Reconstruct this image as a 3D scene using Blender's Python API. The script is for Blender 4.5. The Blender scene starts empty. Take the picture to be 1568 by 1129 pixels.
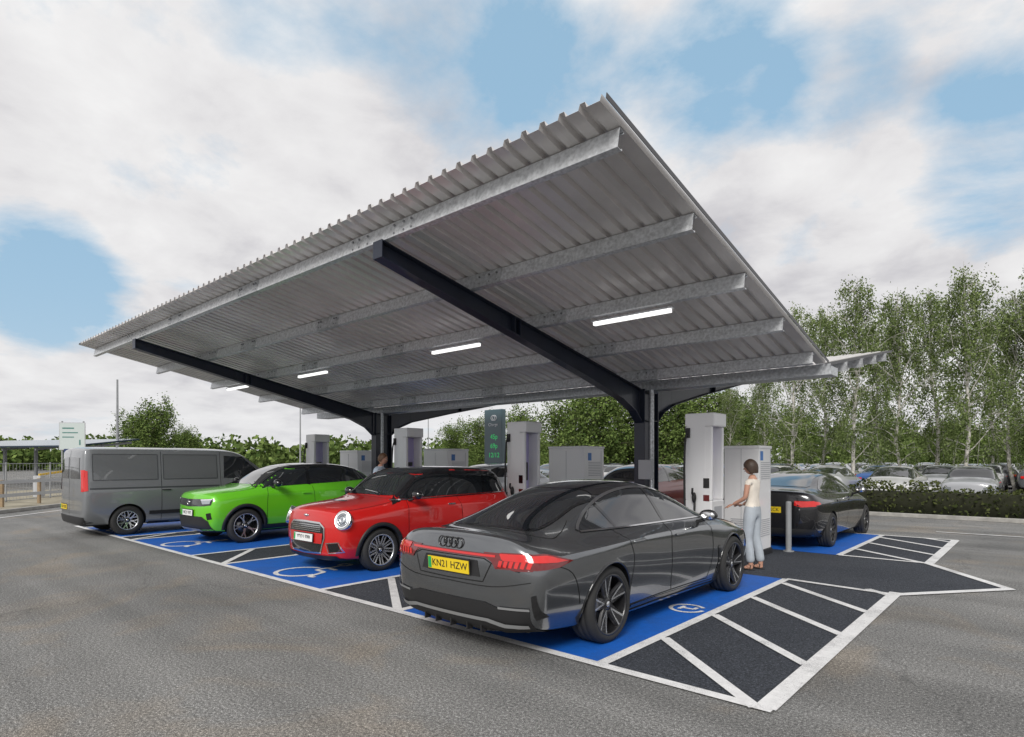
import bpy, bmesh, math, random
import numpy as np
from mathutils import Vector, Matrix
from mathutils.bvhtree import BVHTree
from mathutils.geometry import delaunay_2d_cdt
rad=math.radians
VIEW=(784,564.5,1)
scene=bpy.context.scene
coll=scene.collection
# ---------------------------------------------------------------- materials
def mat(name,color,rough=.5,metal=0.,coat=0.,emis=None,estr=0.,var=0.,vscale=5.,bump=0.,bscale=60.,spec=.5,coatr=.03):
    m=bpy.data.materials.new(name); m.use_nodes=True
    nt=m.node_tree; b=nt.nodes['Principled BSDF']
    b.inputs['Base Color'].default_value=(*color,1)
    b.inputs['Roughness'].default_value=rough
    b.inputs['Metallic'].default_value=metal
    b.inputs['Coat Weight'].default_value=coat
    b.inputs['Coat Roughness'].default_value=coatr
    b.inputs['Specular IOR Level'].default_value=spec
    if emis:
        b.inputs['Emission Color'].default_value=(*emis,1)
        b.inputs['Emission Strength'].default_value=estr
    tc=None
    if var>0 or bump>0:
        tc=nt.nodes.new('ShaderNodeTexCoord')
    if var>0:
        n=nt.nodes.new('ShaderNodeTexNoise'); n.inputs['Scale'].default_value=vscale; n.inputs['Detail'].default_value=4
        nt.links.new(tc.outputs['Object'],n.inputs['Vector'])
        r=nt.nodes.new('ShaderNodeValToRGB')
        r.color_ramp.elements[0].position=.3; r.color_ramp.elements[1].position=.7
        r.color_ramp.elements[0].color=(*[c*(1-var) for c in color],1)
        r.color_ramp.elements[1].color=(*[min(1,c*(1+var)) for c in color],1)
        nt.links.new(n.outputs['Fac'],r.inputs['Fac']); nt.links.new(r.outputs['Color'],b.inputs['Base Color'])
    if bump>0:
        n2=nt.nodes.new('ShaderNodeTexNoise'); n2.inputs['Scale'].default_value=bscale; n2.inputs['Detail'].default_value=3
        nt.links.new(tc.outputs['Object'],n2.inputs['Vector'])
        bp=nt.nodes.new('ShaderNodeBump'); bp.inputs['Strength'].default_value=bump; bp.inputs['Distance'].default_value=.01
        nt.links.new(n2.outputs['Fac'],bp.inputs['Height']); nt.links.new(bp.outputs['Normal'],b.inputs['Normal'])
    return m
def node(nt,t,**kw):
    n=nt.nodes.new(t)
    for k,v in kw.items(): setattr(n,k,v)
    return n
def math_n(nt,op,a,b=None,clamp=False):
    n=nt.nodes.new('ShaderNodeMath'); n.operation=op; n.use_clamp=clamp
    for i,x in enumerate((a,b)):
        if x is None: continue
        if isinstance(x,(int,float)): n.inputs[i].default_value=x
        else: nt.links.new(x,n.inputs[i])
    return n.outputs[0]
def mixc(nt,f,a,b,mode='MIX'):
    n=nt.nodes.new('ShaderNodeMix'); n.data_type='RGBA'; n.blend_type=mode
    for i,x in zip((0,6,7),(f,a,b)):
        if isinstance(x,(int,float)): n.inputs[i].default_value=x
        elif isinstance(x,tuple): n.inputs[i].default_value=(*x,1)
        else: nt.links.new(x,n.inputs[i])
    return n.outputs[2]
def ramp(nt,f,stops):
    r=nt.nodes.new('ShaderNodeValToRGB'); e=r.color_ramp.elements
    while len(e)<len(stops): e.new(.5)
    for i,(p,c) in enumerate(stops):
        e[i].position=p; e[i].color=(*c,1) if isinstance(c,tuple) else (c,c,c,1)
    nt.links.new(f,r.inputs['Fac']); return r.outputs['Color']
def noise_n(nt,vec,scale,detail=5,rough=.55,dist=0.):
    n=nt.nodes.new('ShaderNodeTexNoise'); n.inputs['Scale'].default_value=scale; n.inputs['Detail'].default_value=detail
    n.inputs['Roughness'].default_value=rough; n.inputs['Distortion'].default_value=dist
    nt.links.new(vec,n.inputs['Vector']); return n.outputs['Fac']
def asphalt(name,c0,c1,stain=.5,cracks=True):
    m=bpy.data.materials.new(name); m.use_nodes=True; nt=m.node_tree; b=nt.nodes['Principled BSDF']
    tc=node(nt,'ShaderNodeTexCoord'); v=tc.outputs['Object']
    big=noise_n(nt,v,.35,6,.66,.4); fine=noise_n(nt,v,48,2,.75); sp=noise_n(nt,v,150,0,.6)
    col=ramp(nt,big,[(.30,c0),(.68,c1)])
    col=mixc(nt,1.,col,ramp(nt,fine,[(.3,.42),(.52,1.0),(.72,1.9)]),'MULTIPLY')
    col=mixc(nt,1.,col,ramp(nt,sp,[(.30,.6),(.6,1.05),(.75,1.9)]),'MULTIPLY')
    if stain:
        br=noise_n(nt,v,.55,4,.6,1.0)
        f=math_n(nt,'MULTIPLY',ramp(nt,br,[(.52,0.),(.66,1.)]),stain)
        col=mixc(nt,f,col,mixc(nt,1.,col,(1.34,1.14,.92),'MULTIPLY'))
        mp=node(nt,'ShaderNodeMapping'); mp.inputs['Scale'].default_value=(.05,1.1,1); nt.links.new(v,mp.inputs['Vector'])
        bd=noise_n(nt,mp.outputs[0],1.0,3,.5,.3)
        col=mixc(nt,1.,col,ramp(nt,bd,[(.35,.78),(.6,1.08)]),'MULTIPLY')
    if cracks:
        vo=node(nt,'ShaderNodeTexVoronoi',feature='DISTANCE_TO_EDGE'); vo.inputs['Scale'].default_value=.16
        wv=node(nt,'ShaderNodeTexNoise'); wv.inputs['Scale'].default_value=1.5; wv.inputs['Detail'].default_value=4
        nt.links.new(v,wv.inputs['Vector'])
        ad=node(nt,'ShaderNodeVectorMath',operation='MULTIPLY_ADD'); nt.links.new(wv.outputs['Color'],ad.inputs[0]); ad.inputs[1].default_value=(1.2,1.2,0); nt.links.new(v,ad.inputs[2])
        nt.links.new(ad.outputs[0],vo.inputs['Vector'])
        cf=ramp(nt,vo.outputs['Distance'],[(0.,.4),(.0018,0.)])
        col=mixc(nt,cf,col,(.05,.05,.05))
    nt.links.new(col,b.inputs['Base Color'])
    b.inputs['Roughness'].default_value=.85; b.inputs['Specular IOR Level'].default_value=.3
    bp=node(nt,'ShaderNodeBump'); bp.inputs['Strength'].default_value=.8; bp.inputs['Distance'].default_value=.012
    nt.links.new(fine,bp.inputs['Height']); nt.links.new(bp.outputs['Normal'],b.inputs['Normal'])
    return m
def paint_mark(name,col,wear=.35,dark=(.06,.06,.065)):
    m=bpy.data.materials.new(name); m.use_nodes=True; nt=m.node_tree; b=nt.nodes['Principled BSDF']
    tc=node(nt,'ShaderNodeTexCoord'); v=tc.outputs['Object']
    n1=noise_n(nt,v,90,2,.7); n2=noise_n(nt,v,2.2,4,.65); n3=noise_n(nt,v,14,4,.7)
    s=math_n(nt,'ADD',math_n(nt,'MULTIPLY',n1,.5),math_n(nt,'MULTIPLY',n2,.5))
    f=math_n(nt,'MULTIPLY',ramp(nt,s,[(.50,0.),(.62,1.)]),wear)
    c=mixc(nt,1.,col,ramp(nt,n3,[(.3,.84),(.7,1.05)]),'MULTIPLY')
    c=mixc(nt,f,c,dark)
    nt.links.new(c,b.inputs['Base Color']); b.inputs['Roughness'].default_value=.6
    bp=node(nt,'ShaderNodeBump'); bp.inputs['Strength'].default_value=.4; bp.inputs['Distance'].default_value=.005
    nt.links.new(n1,bp.inputs['Height']); nt.links.new(bp.outputs['Normal'],b.inputs['Normal'])
    return m
def leafmat(name,dark,light,trans=0.):
    m=bpy.data.materials.new(name); m.use_nodes=True; nt=m.node_tree
    out=nt.nodes['Material Output']; b=nt.nodes['Principled BSDF']
    g=node(nt,'ShaderNodeNewGeometry')
    tc=node(nt,'ShaderNodeTexCoord'); cl=noise_n(nt,tc.outputs['Object'],.8,2,.6)
    f=math_n(nt,'ADD',math_n(nt,'MULTIPLY',g.outputs['Random Per Island'],.5),math_n(nt,'MULTIPLY',cl,.6))
    c=ramp(nt,f,[(.3,dark),(.85,light)])
    d=node(nt,'ShaderNodeBsdfDiffuse'); nt.links.new(c,d.inputs['Color'])
    if trans:
        t=node(nt,'ShaderNodeBsdfTranslucent'); nt.links.new(c,t.inputs['Color'])
        mx=node(nt,'ShaderNodeMixShader'); mx.inputs[0].default_value=trans
        nt.links.new(d.outputs[0],mx.inputs[1]); nt.links.new(t.outputs[0],mx.inputs[2]); nt.links.new(mx.outputs[0],out.inputs[0])
    else: nt.links.new(d.outputs[0],out.inputs[0])
    return m
M={}
M['asphalt']=asphalt('asphalt',(.162,.163,.161),(.25,.248,.240))
M['asphalt_new']=asphalt('asphalt_new',(.034,.039,.050),(.056,.062,.074),stain=0,cracks=False)
M['white_mark']=paint_mark('white_marking',(.8,.8,.8),.45)
M['blue_mark']=paint_mark('blue_marking',(.004,.115,.52),.4,(.03,.07,.18))
M['navy']=mat('navy_steel',(.012,.018,.036),.42,0,.2,var=.15,vscale=3)
M['galv']=mat('galvanised_steel',(.66,.68,.70),.34,.35,var=.24,vscale=26)
M['galv2']=mat('galvanised_sleeve',(.52,.54,.56),.36,.35,var=.28,vscale=22)
M['postgrey']=mat('grey_post',(.30,.31,.32),.5,.2,var=.1)
M['bolt']=mat('bolt',(.25,.26,.27),.4,.8)
M['charger']=mat('white_enamel',(.88,.88,.88),.35,0,.3)
M['cab_grey']=mat('grey_enamel',(.45,.46,.48),.45)
M['violet']=mat('lavender_panel',(.55,.50,.80),.3,0,.4)
M['black']=mat('black_plastic',(.016,.016,.017),.5)
M['blackg']=mat('black_gloss',(.008,.008,.009),.12,0,1.)
M['rubber']=mat('rubber',(.022,.022,.022),.75,bump=.1,bscale=120)
M['glass']=mat('tinted_glass',(.012,.014,.016),.02,0,1.,spec=.9,coatr=.0)
M['chrome']=mat('bright_trim',(.75,.75,.75),.12,1.)
M['rimb']=mat('rim_bright',(.62,.63,.64),.25,.85)
M['rimd']=mat('rim_dark',(.02,.02,.022),.3,.3,.5)
M['disc']=mat('brake_disc',(.3,.3,.3),.35,.9)
M['well']=mat('wheel_well',(.008,.008,.008),.9)
M['gap']=mat('panel_gap',(.004,.004,.004),.8)
M['redl']=mat('tail_lens',(.62,.012,.010),.12,0,1.)
M['redd']=mat('tail_lens_dark',(.14,.004,.005),.1,0,1.)
M['headl']=mat('headlamp_lens',(.42,.45,.48),.05,.5,1.)
M['led']=mat('led_strip',(.85,.86,.88),.25)
M['platey']=mat('yellow_plate',(.80,.58,.02),.35)
M['platew']=mat('white_plate',(.8,.8,.78),.35)
M['plateg']=mat('green_flash',(.02,.35,.1),.35)
M['lamp']=mat('lamp_tube',(.9,.9,.9),.4,emis=(1,.99,.96),estr=1.3)
M['kerb']=mat('kerb_concrete',(.33,.32,.30),.85,var=.2,vscale=6,bump=.2)
M['skin']=mat('skin',(.50,.27,.19),.5)
M['hair']=mat('brown_hair',(.045,.025,.015),.5,bump=.4,bscale=90)
M['blouse']=mat('cream_blouse',(.72,.66,.58),.8,var=.08,vscale=12,bump=.2,bscale=25)
M['trouser']=mat('pale_trousers',(.40,.44,.48),.8,var=.08,vscale=10,bump=.2,bscale=25)
M['shirt']=mat('pale_blue_shirt',(.42,.50,.60),.8,var=.06,vscale=12,bump=.2,bscale=25)
M['navycloth']=mat('navy_cloth',(.03,.04,.07),.85)
M['bark']=mat('birch_bark',(.48,.46,.42),.85,var=.45,vscale=5)
M['barkb']=mat('brown_bark',(.10,.08,.06),.9,var=.3,vscale=5)
M['leaf_b']=leafmat('birch_leaves',(.075,.110,.035),(.28,.35,.14),.3)
M['leaf_g']=leafmat('tree_leaves',(.050,.085,.024),(.20,.27,.08))
M['leaf_h']=leafmat('hedge_leaves',(.024,.034,.012),(.105,.12,.045))
M['hedgecore']=mat('hedge_core',(.02,.022,.010),1.)
M['grass']=mat('grass',(.075,.11,.03),.9,var=.4,vscale=1.5,bump=.5,bscale=20)
M['wood']=mat('timber',(.28,.20,.12),.8,var=.25,vscale=4)
def sheetmat():
    m=bpy.data.materials.new('corrugated_sheet'); m.use_nodes=True; nt=m.node_tree; b=nt.nodes['Principled BSDF']
    tc=node(nt,'ShaderNodeTexCoord'); sx=node(nt,'ShaderNodeSeparateXYZ'); nt.links.new(tc.outputs['Object'],sx.inputs[0])
    fl=math_n(nt,'FLOOR',sx.outputs[0]); wn=node(nt,'ShaderNodeTexWhiteNoise',noise_dimensions='1D'); nt.links.new(fl,wn.inputs['W'])
    n=noise_n(nt,tc.outputs['Object'],2.2,4,.6)
    c=ramp(nt,n,[(.3,(.74,.715,.70)),(.7,(.85,.825,.81))])
    c=mixc(nt,1.,c,ramp(nt,wn.outputs[0],[(0.,.84),(1.,1.06)]),'MULTIPLY')
    nt.links.new(c,b.inputs['Base Color']); b.inputs['Roughness'].default_value=.30; b.inputs['Metallic'].default_value=.25
    return m
M['sheet']=sheetmat()
# ---------------------------------------------------------------- mesh builder
class MB:
    def __init__(s): s.v=[];s.f=[];s.m=[];s.s=[]
    def add(s,V,F,mi=0,smooth=False,X=None):
        o=len(s.v)
        for p in V:
            p=Vector(p)
            if X is not None: p=X@p
            s.v.append(tuple(p))
        for f in F:
            s.f.append(tuple(i+o for i in f)); s.m.append(mi); s.s.append(smooth)
    def box(s,c,d,mi=0,X=None,rot=None):
        hx,hy,hz=d[0]/2,d[1]/2,d[2]/2
        V=[Vector((x,y,z)) for x in(-hx,hx) for y in(-hy,hy) for z in(-hz,hz)]
        if rot is not None: V=[rot@p for p in V]
        V=[p+Vector(c) for p in V]
        s.add(V,[(0,1,3,2),(4,6,7,5),(0,4,5,1),(2,3,7,6),(0,2,6,4),(1,5,7,3)],mi,False,X)
    def cyl(s,p0,p1,r0,r1=None,n=16,mi=0,X=None,cap=True,smooth=True):
        if r1 is None: r1=r0
        p0=Vector(p0);p1=Vector(p1); d=(p1-p0).normalized()
        a=Vector((0,0,1)) if abs(d.z)<.9 else Vector((1,0,0))
        u=d.cross(a).normalized(); w=d.cross(u)
        V=[];F=[]
        for k in range(n):
            t=2*math.pi*k/n; e=u*math.cos(t)+w*math.sin(t)
            V.append(p0+e*r0);V.append(p1+e*r1)
        for k in range(n):
            j=(k+1)%n; F.append((2*k,2*k+1,2*j+1,2*j))
        s.add(V,F,mi,smooth,X)
        if cap:
            s.add(V,[tuple(2*k for k in range(n)),tuple(2*k+1 for k in range(n))[::-1]],mi,False,X)
    def tube(s,pts,rs,n=8,mi=0,X=None,closed=False):
        pts=[Vector(p) for p in pts]; N=len(pts)
        if isinstance(rs,(int,float)): rs=[rs]*N
        V=[];F=[]; pu=None
        for i,p in enumerate(pts):
            if closed: d=(pts[(i+1)%N]-pts[i-1]).normalized()
            else: d=(pts[min(i+1,N-1)]-pts[max(i-1,0)]).normalized()
            if pu is None:
                a=Vector((0,0,1)) if abs(d.z)<.9 else Vector((1,0,0)); u=d.cross(a).normalized()
            else:
                u=(pu-d*pu.dot(d)).normalized()
            pu=u; w=d.cross(u)
            for k in range(n):
                t=2*math.pi*k/n; V.append(p+(u*math.cos(t)+w*math.sin(t))*rs[i])
        R=N if closed else N-1
        for i in range(R):
            i2=(i+1)%N
            for k in range(n):
                j=(k+1)%n; F.append((i*n+k,i*n+j,i2*n+j,i2*n+k))
        s.add(V,F,mi,True,X)
        if not closed: s.add(V,[tuple(range(n))[::-1],tuple((N-1)*n+k for k in range(n))],mi,True,X)
    def lathe(s,prof,n=40,mi=0,X=None,smooth=True):
        V=[];F=[];L=len(prof)
        for k in range(n):
            t=2*math.pi*k/n
            for (x,r) in prof: V.append((x,r*math.cos(t),r*math.sin(t)))
        for k in range(n):
            j=(k+1)%n
            for i in range(L-1): F.append((k*L+i,k*L+i+1,j*L+i+1,j*L+i))
        s.add(V,F,mi,smooth,X)
    def prism(s,poly,t0,t1,axis='x',mi=0,X=None):
        n=len(poly)
        def P(a,b,t): return {'x':(t,a,b),'y':(a,t,b),'z':(a,b,t)}[axis]
        V=[P(a,b,t0) for a,b in poly]+[P(a,b,t1) for a,b in poly]
        F=[tuple(range(n))[::-1],tuple(range(n,2*n))]+[(i,(i+1)%n,n+(i+1)%n,n+i) for i in range(n)]
        s.add(V,F,mi,False,X)
    def ellip(s,c,r,mi=0,X=None,n=16,m=10,rot=None):
        V=[];F=[]
        for i in range(m+1):
            a=math.pi*i/m
            for k in range(n):
                t=2*math.pi*k/n
                p=Vector((r[0]*math.sin(a)*math.cos(t),r[1]*math.sin(a)*math.sin(t),r[2]*math.cos(a)))
                if rot is not None:p=rot@p
                V.append(p+Vector(c))
        for i in range(m):
            for k in range(n):
                j=(k+1)%n; F.append((i*n+k,(i+1)*n+k,(i+1)*n+j,i*n+j))
        s.add(V,F,mi,True,X)
    def build(s,name,mats,parent=None,bevel=0,recalc=True,loc=None,rz=0):
        me=bpy.data.meshes.new(name)
        me.from_pydata(s.v,[],s.f)
        me.polygons.foreach_set('material_index',s.m)
        me.polygons.foreach_set('use_smooth',s.s)
        for m in mats: me.materials.append(m)
        if recalc:
            bm=bmesh.new();bm.from_mesh(me)
            bmesh.ops.recalc_face_normals(bm,faces=bm.faces); bm.to_mesh(me);bm.free()
        me.update()
        o=bpy.data.objects.new(name,me); coll.objects.link(o)
        if parent: o.parent=parent
        if loc: o.location=loc
        if rz: o.rotation_euler=(0,0,rz)
        if bevel:
            b=o.modifiers.new('b','BEVEL'); b.width=bevel; b.segments=2; b.limit_method='ANGLE'
        return o
def empty(name,loc=(0,0,0),rz=0):
    e=bpy.data.objects.new(name,None); coll.objects.link(e); e.location=loc; e.rotation_euler=(0,0,rz); e.empty_display_size=.3
    return e
def text(name,s,size,m,parent,loc,rot,ext=.002,align='CENTER'):
    cu=bpy.data.curves.new(name,'FONT'); cu.body=s; cu.size=size; cu.extrude=ext; cu.align_x=align; cu.align_y='CENTER'
    cu.materials.append(m); o=bpy.data.objects.new(name,cu); coll.objects.link(o)
    o.parent=parent; o.location=loc; o.rotation_euler=rot; return o
def cr(pts,n=6,closed=True):
    P=[Vector(p) for p in pts]; N=len(P); out=[]
    rng=range(N) if closed else range(N-1)
    for i in rng:
        if closed: a,b,c,d=P[i-1],P[i],P[(i+1)%N],P[(i+2)%N]
        else: a,b,c,d=P[max(i-1,0)],P[i],P[i+1],P[min(i+2,N-1)]
        for k in range(n):
            t=k/n
            out.append(.5*((2*b)+(c-a)*t+(2*a-5*b+4*c-d)*t*t+(3*b-a-3*c+d)*t**3))
    if not closed: out.append(P[-1])
    return out
def resample(pts,step,closed):
    P=[Vector(p) for p in pts]; out=[]
    N=len(P)
    for i in (range(N) if closed else range(N-1)):
        a=P[i];b=P[(i+1)%N]; k=max(1,int(math.ceil((b-a).length/step)))
        for j in range(k): out.append(a.lerp(b,j/k))
    if not closed: out.append(P[-1])
    return out
# ---------------------------------------------------------------- car machinery
def S(y,zb,wl,*a): 
    *mid,zc=a
    return (y,[(0,zb),(wl*.7,zb),(wl,zb+.05)]+list(mid)+[(0,zc)])
def cage(st,bf,br):
    V=[];F=[];tag=[]
    for si,(y,p) in enumerate(st):
        off=[0]*10
        if si==0: off=[bf*.9,bf*.7,0,0,0,0,0,0,bf*.45,bf*.6]
        if si==len(st)-1: off=[-br*.9,-br*.7,0,0,0,0,0,0,-br*.5,-br*.7]
        for i in range(10): V.append((p[i][0],y+off[i],p[i][1]))
        for i in range(8,0,-1): V.append((-p[i][0],y+off[i],p[i][1]))
    n=18
    for s_ in range(len(st)-1):
        for i in range(n):
            j=(i+1)%n
            F.append((s_*n+i,s_*n+j,(s_+1)*n+j,(s_+1)*n+i)); row=i if i<9 else 17-i
            tag.append((s_,row))
    for si,sg,b in((0,1,bf),(len(st)-1,-1,br)):
        y,p=st[si]; base=si*n
        R=lambda i:base+i
        L=lambda i:base+(18-i)%18
        grid=[[R(2),R(1),R(0),L(1),L(2)]]
        for r in(3,4,5,6):
            xm=p[r][0]*.62; o=len(V); k={3:1.05,4:1.1,5:.95,6:.8}[r]
            V.append((xm,y+sg*b*k*.78,p[r][1])); V.append((0,y+sg*b*k,p[r][1])); V.append((-xm,y+sg*b*k*.78,p[r][1]))
            grid.append([R(r),o,o+1,o+2,L(r)])
        grid.append([R(7),R(8),R(9),L(8),L(7)])
        for r in range(5):
            for c in range(4):
                F.append((grid[r][c],grid[r][c+1],grid[r+1][c+1],grid[r+1][c])); tag.append((-1 if sg>0 else -2,r+2))
    return V,F,tag
def eval_mesh(o):
    dg=bpy.context.evaluated_depsgraph_get(); dg.update()
    return bpy.data.meshes.new_from_object(o.evaluated_get(dg))
def body_obj(name,st,bf,br,level,crease,mats,matfn=None):
    V,F,tag=cage(st,bf,br)
    me=bpy.data.meshes.new(name); me.from_pydata(V,[],F)
    bm=bmesh.new();bm.from_mesh(me)
    bmesh.ops.recalc_face_normals(bm,faces=bm.faces)
    cl=bm.edges.layers.float.new('crease_edge')
    n=18; nst=len(st)
    for e in bm.edges:
        a,b=sorted((e.verts[0].index,e.verts[1].index))
        if b<nst*n and a%n==b%n and b-a==n:
            i=a%n; row=i if i<=9 else 18-i
            if row in crease: e[cl]=crease[row]
    bm.to_mesh(me);bm.free()
    for m in mats: me.materials.append(m)
    for i,p in enumerate(me.polygons):
        p.use_smooth=True
        if matfn: p.material_index=matfn(*tag[i])
    o=bpy.data.objects.new(name,me);coll.objects.link(o)
    sm=o.modifiers.new('s','SUBSURF'); sm.levels=level;sm.render_levels=level
    return o
class Car:
    def __init__(c,name,loc,rz,st,bf,br,paint,axles,r,tw,arch,crease={5:.5,6:.25,2:.4},kz=1.,wellx=.34,level=3):
        c.p=empty(name,(loc[0],loc[1],0),rz); c.paint=paint; c.kz=kz
        st=[(y,[(x,z*kz if i>2 else z) for i,(x,z) in enumerate(p)]) for y,p in st]
        o=body_obj('body',st,bf,br,level,crease,[paint])
        me=eval_mesh(o)
        c.bvh=BVHTree.FromPolygons([v.co.copy() for v in me.vertices],[tuple(p.vertices) for p in me.polygons])
        c.ymin=min(v.co.y for v in me.vertices); c.ymax=max(v.co.y for v in me.vertices)
        o.modifiers.clear(); o.data=me
        cut=[]
        for ya in axles:
            for sx in(1,-1):
                hw=max(p[3][0] for y,p in [(s_[0],s_[1]) for s_ in st])
                mb=MB(); mb.cyl((sx*(hw-wellx),ya,r),(sx*(hw+.3),ya,r),arch,arch,n=72,smooth=False)
                mb2=mb.build('cut',[paint]); cut.append(mb2)
                bo=o.modifiers.new('b','BOOLEAN'); bo.operation='DIFFERENCE'; bo.object=mb2; bo.solver='EXACT'
        me2=eval_mesh(o); o.modifiers.clear(); o.data=me2
        for k in cut: bpy.data.objects.remove(k)
        me2.materials.clear(); me2.materials.append(paint); me2.materials.append(M['well'])
        for p in me2.polygons:
            p.use_smooth=True; p.material_index=0
            q=p.center
            for ya in axles:
                d=math.hypot(q.y-ya,q.z-r)
                if (abs(d-arch)<.012 and abs(p.normal.x)<.25) or (d<arch-.001 and abs(abs(q.x)-(hw-wellx))<.01 and abs(p.normal.x)>.9): p.material_index=1; p.use_smooth=False
            if p.normal.z<-.75 and q.z<.35: p.material_index=1
        me2.set_sharp_from_angle(angle=rad(38))
        o.parent=c.p; o.name='body'; c.o=o
        c.g={}
        c.ax=axles;c.r=r;c.arch=arch;c.tw=tw
    def proj(c,u,v,pr,raw=False):
        if pr!='top' and not raw: v=v*c.kz
        if pr=='side': u=max(c.ymin+.04,min(c.ymax-.04,u)); o,d=Vector((3,u,v)),Vector((-1,0,0))
        elif pr=='rear': o,d=Vector((u,-6,v)),Vector((0,1,0))
        elif pr=='front': o,d=Vector((u,6,v)),Vector((0,-1,0))
        else: o,d=Vector((u,v,4)),Vector((0,0,-1))
        h=c.bvh.ray_cast(o,d)
        if h[0] is None:
            q=o.copy()
            if pr=='side': q.x=.95
            elif pr=='rear': q.y=c.ymin
            elif pr=='front': q.y=c.ymax
            else: q.z=1.2
            h=c.bvh.find_nearest(q)
        return h[0],h[1]
    def grp(c,name): return c.g.setdefault(name,MB())
    def emit(c,gname,V,F,mirror):
        mb=c.grp(gname); mb.add(V,F,0,True)
        if mirror: mb.add([(-p[0],p[1],p[2]) for p in V],[f[::-1] for f in F],0,True)
    def decal(c,g,out,pr,off=.004,smooth=0,mirror=True,step=.045):
        if smooth: out=cr(out,smooth)
        P=resample(out,step,True); n=len(P)
        xs=[p[0] for p in P];ys=[p[1] for p in P]
        def inside(x,y):
            r_=False
            for i in range(n):
                a=P[i];b=P[(i+1)%n]
                if (a[1]>y)!=(b[1]>y) and x<(b[0]-a[0])*(y-a[1])/(b[1]-a[1])+a[0]: r_=not r_
            return r_
        pts=[Vector((p[0],p[1])) for p in P]
        x=min(xs)+step/2
        while x<max(xs):
            y=min(ys)+step/2
            while y<max(ys):
                if inside(x,y) and min((x-p[0])**2+(y-p[1])**2 for p in P)>(step*.45)**2: pts.append(Vector((x,y)))
                y+=step
            x+=step
        vs,es,fs,*_=delaunay_2d_cdt(pts,[(i,(i+1)%n) for i in range(n)],[],1,1e-5)
        V=[]
        for q in vs:
            h,nn=c.proj(q[0],q[1],pr); V.append(tuple(h+nn*off))
        F=[tuple(f) for f in fs]
        ref={'side':Vector((1,0,0)),'rear':Vector((0,-1,0)),'front':Vector((0,1,0)),'top':Vector((0,0,1))}[pr]
        F2=[]
        for f in F:
            a,b,d=[Vector(V[i]) for i in f[:3]]
            F2.append(f if (b-a).cross(d-a).dot(ref)>=0 else f[::-1])
        c.emit(g,V,F2,mirror)
    def stroke(c,g,pts,w,pr,off=.005,smooth=0,closed=False,mirror=True,step=.03):
        if smooth: pts=cr(pts,smooth,closed)
        P=resample(pts,step,closed); N=len(P); V=[];F=[]
        for i in range(N):
            a=P[(i-1)%N] if closed else P[max(i-1,0)]; b=P[(i+1)%N] if closed else P[min(i+1,N-1)]
            d=(b-a); d=Vector((d[0],d[1])); 
            if d.length<1e-9: d=Vector((1,0))
            d.normalize(); nn=Vector((-d.y,d.x))*w/2
            for s_ in(-1,1):
                q=Vector((P[i][0],P[i][1]))+nn*s_
                h,nr=c.proj(q.x,q.y,pr); V.append(tuple(h+nr*off))
        for i in range(N if closed else N-1):
            j=(i+1)%N; F.append((2*i,2*i+1,2*j+1,2*j))
        c.emit(g,V,F,mirror)
    def archtrim(c,g,w,off=.012,a0=-8,a1=188,r0=None):
        for ya in c.ax:
            r0_=r0 or c.arch-.004
            V=[];F=[];n=48
            for k in range(n+1):
                t=rad(a0+(a1-a0)*k/n)
                for rr,of in((r0_,-.03),(r0_,off),(r0_+w*.5,off+.004),(r0_+w,off*.8),(r0_+w,0)):
                    h,nn=c.proj(ya+rr*math.cos(t),c.r+rr*math.sin(t),'side',True)
                    V.append((h.x+of,h.y,h.z))
            for k in range(n):
                for i in range(4): F.append((k*5+i,k*5+i+1,(k+1)*5+i+1,(k+1)*5+i))
            c.emit(g,V,F,True)
    def finish(c,gm):
        for k,mb in c.g.items():
            mb.build(k,[gm.get(k) or M[k]],c.p,recalc=False)
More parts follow.
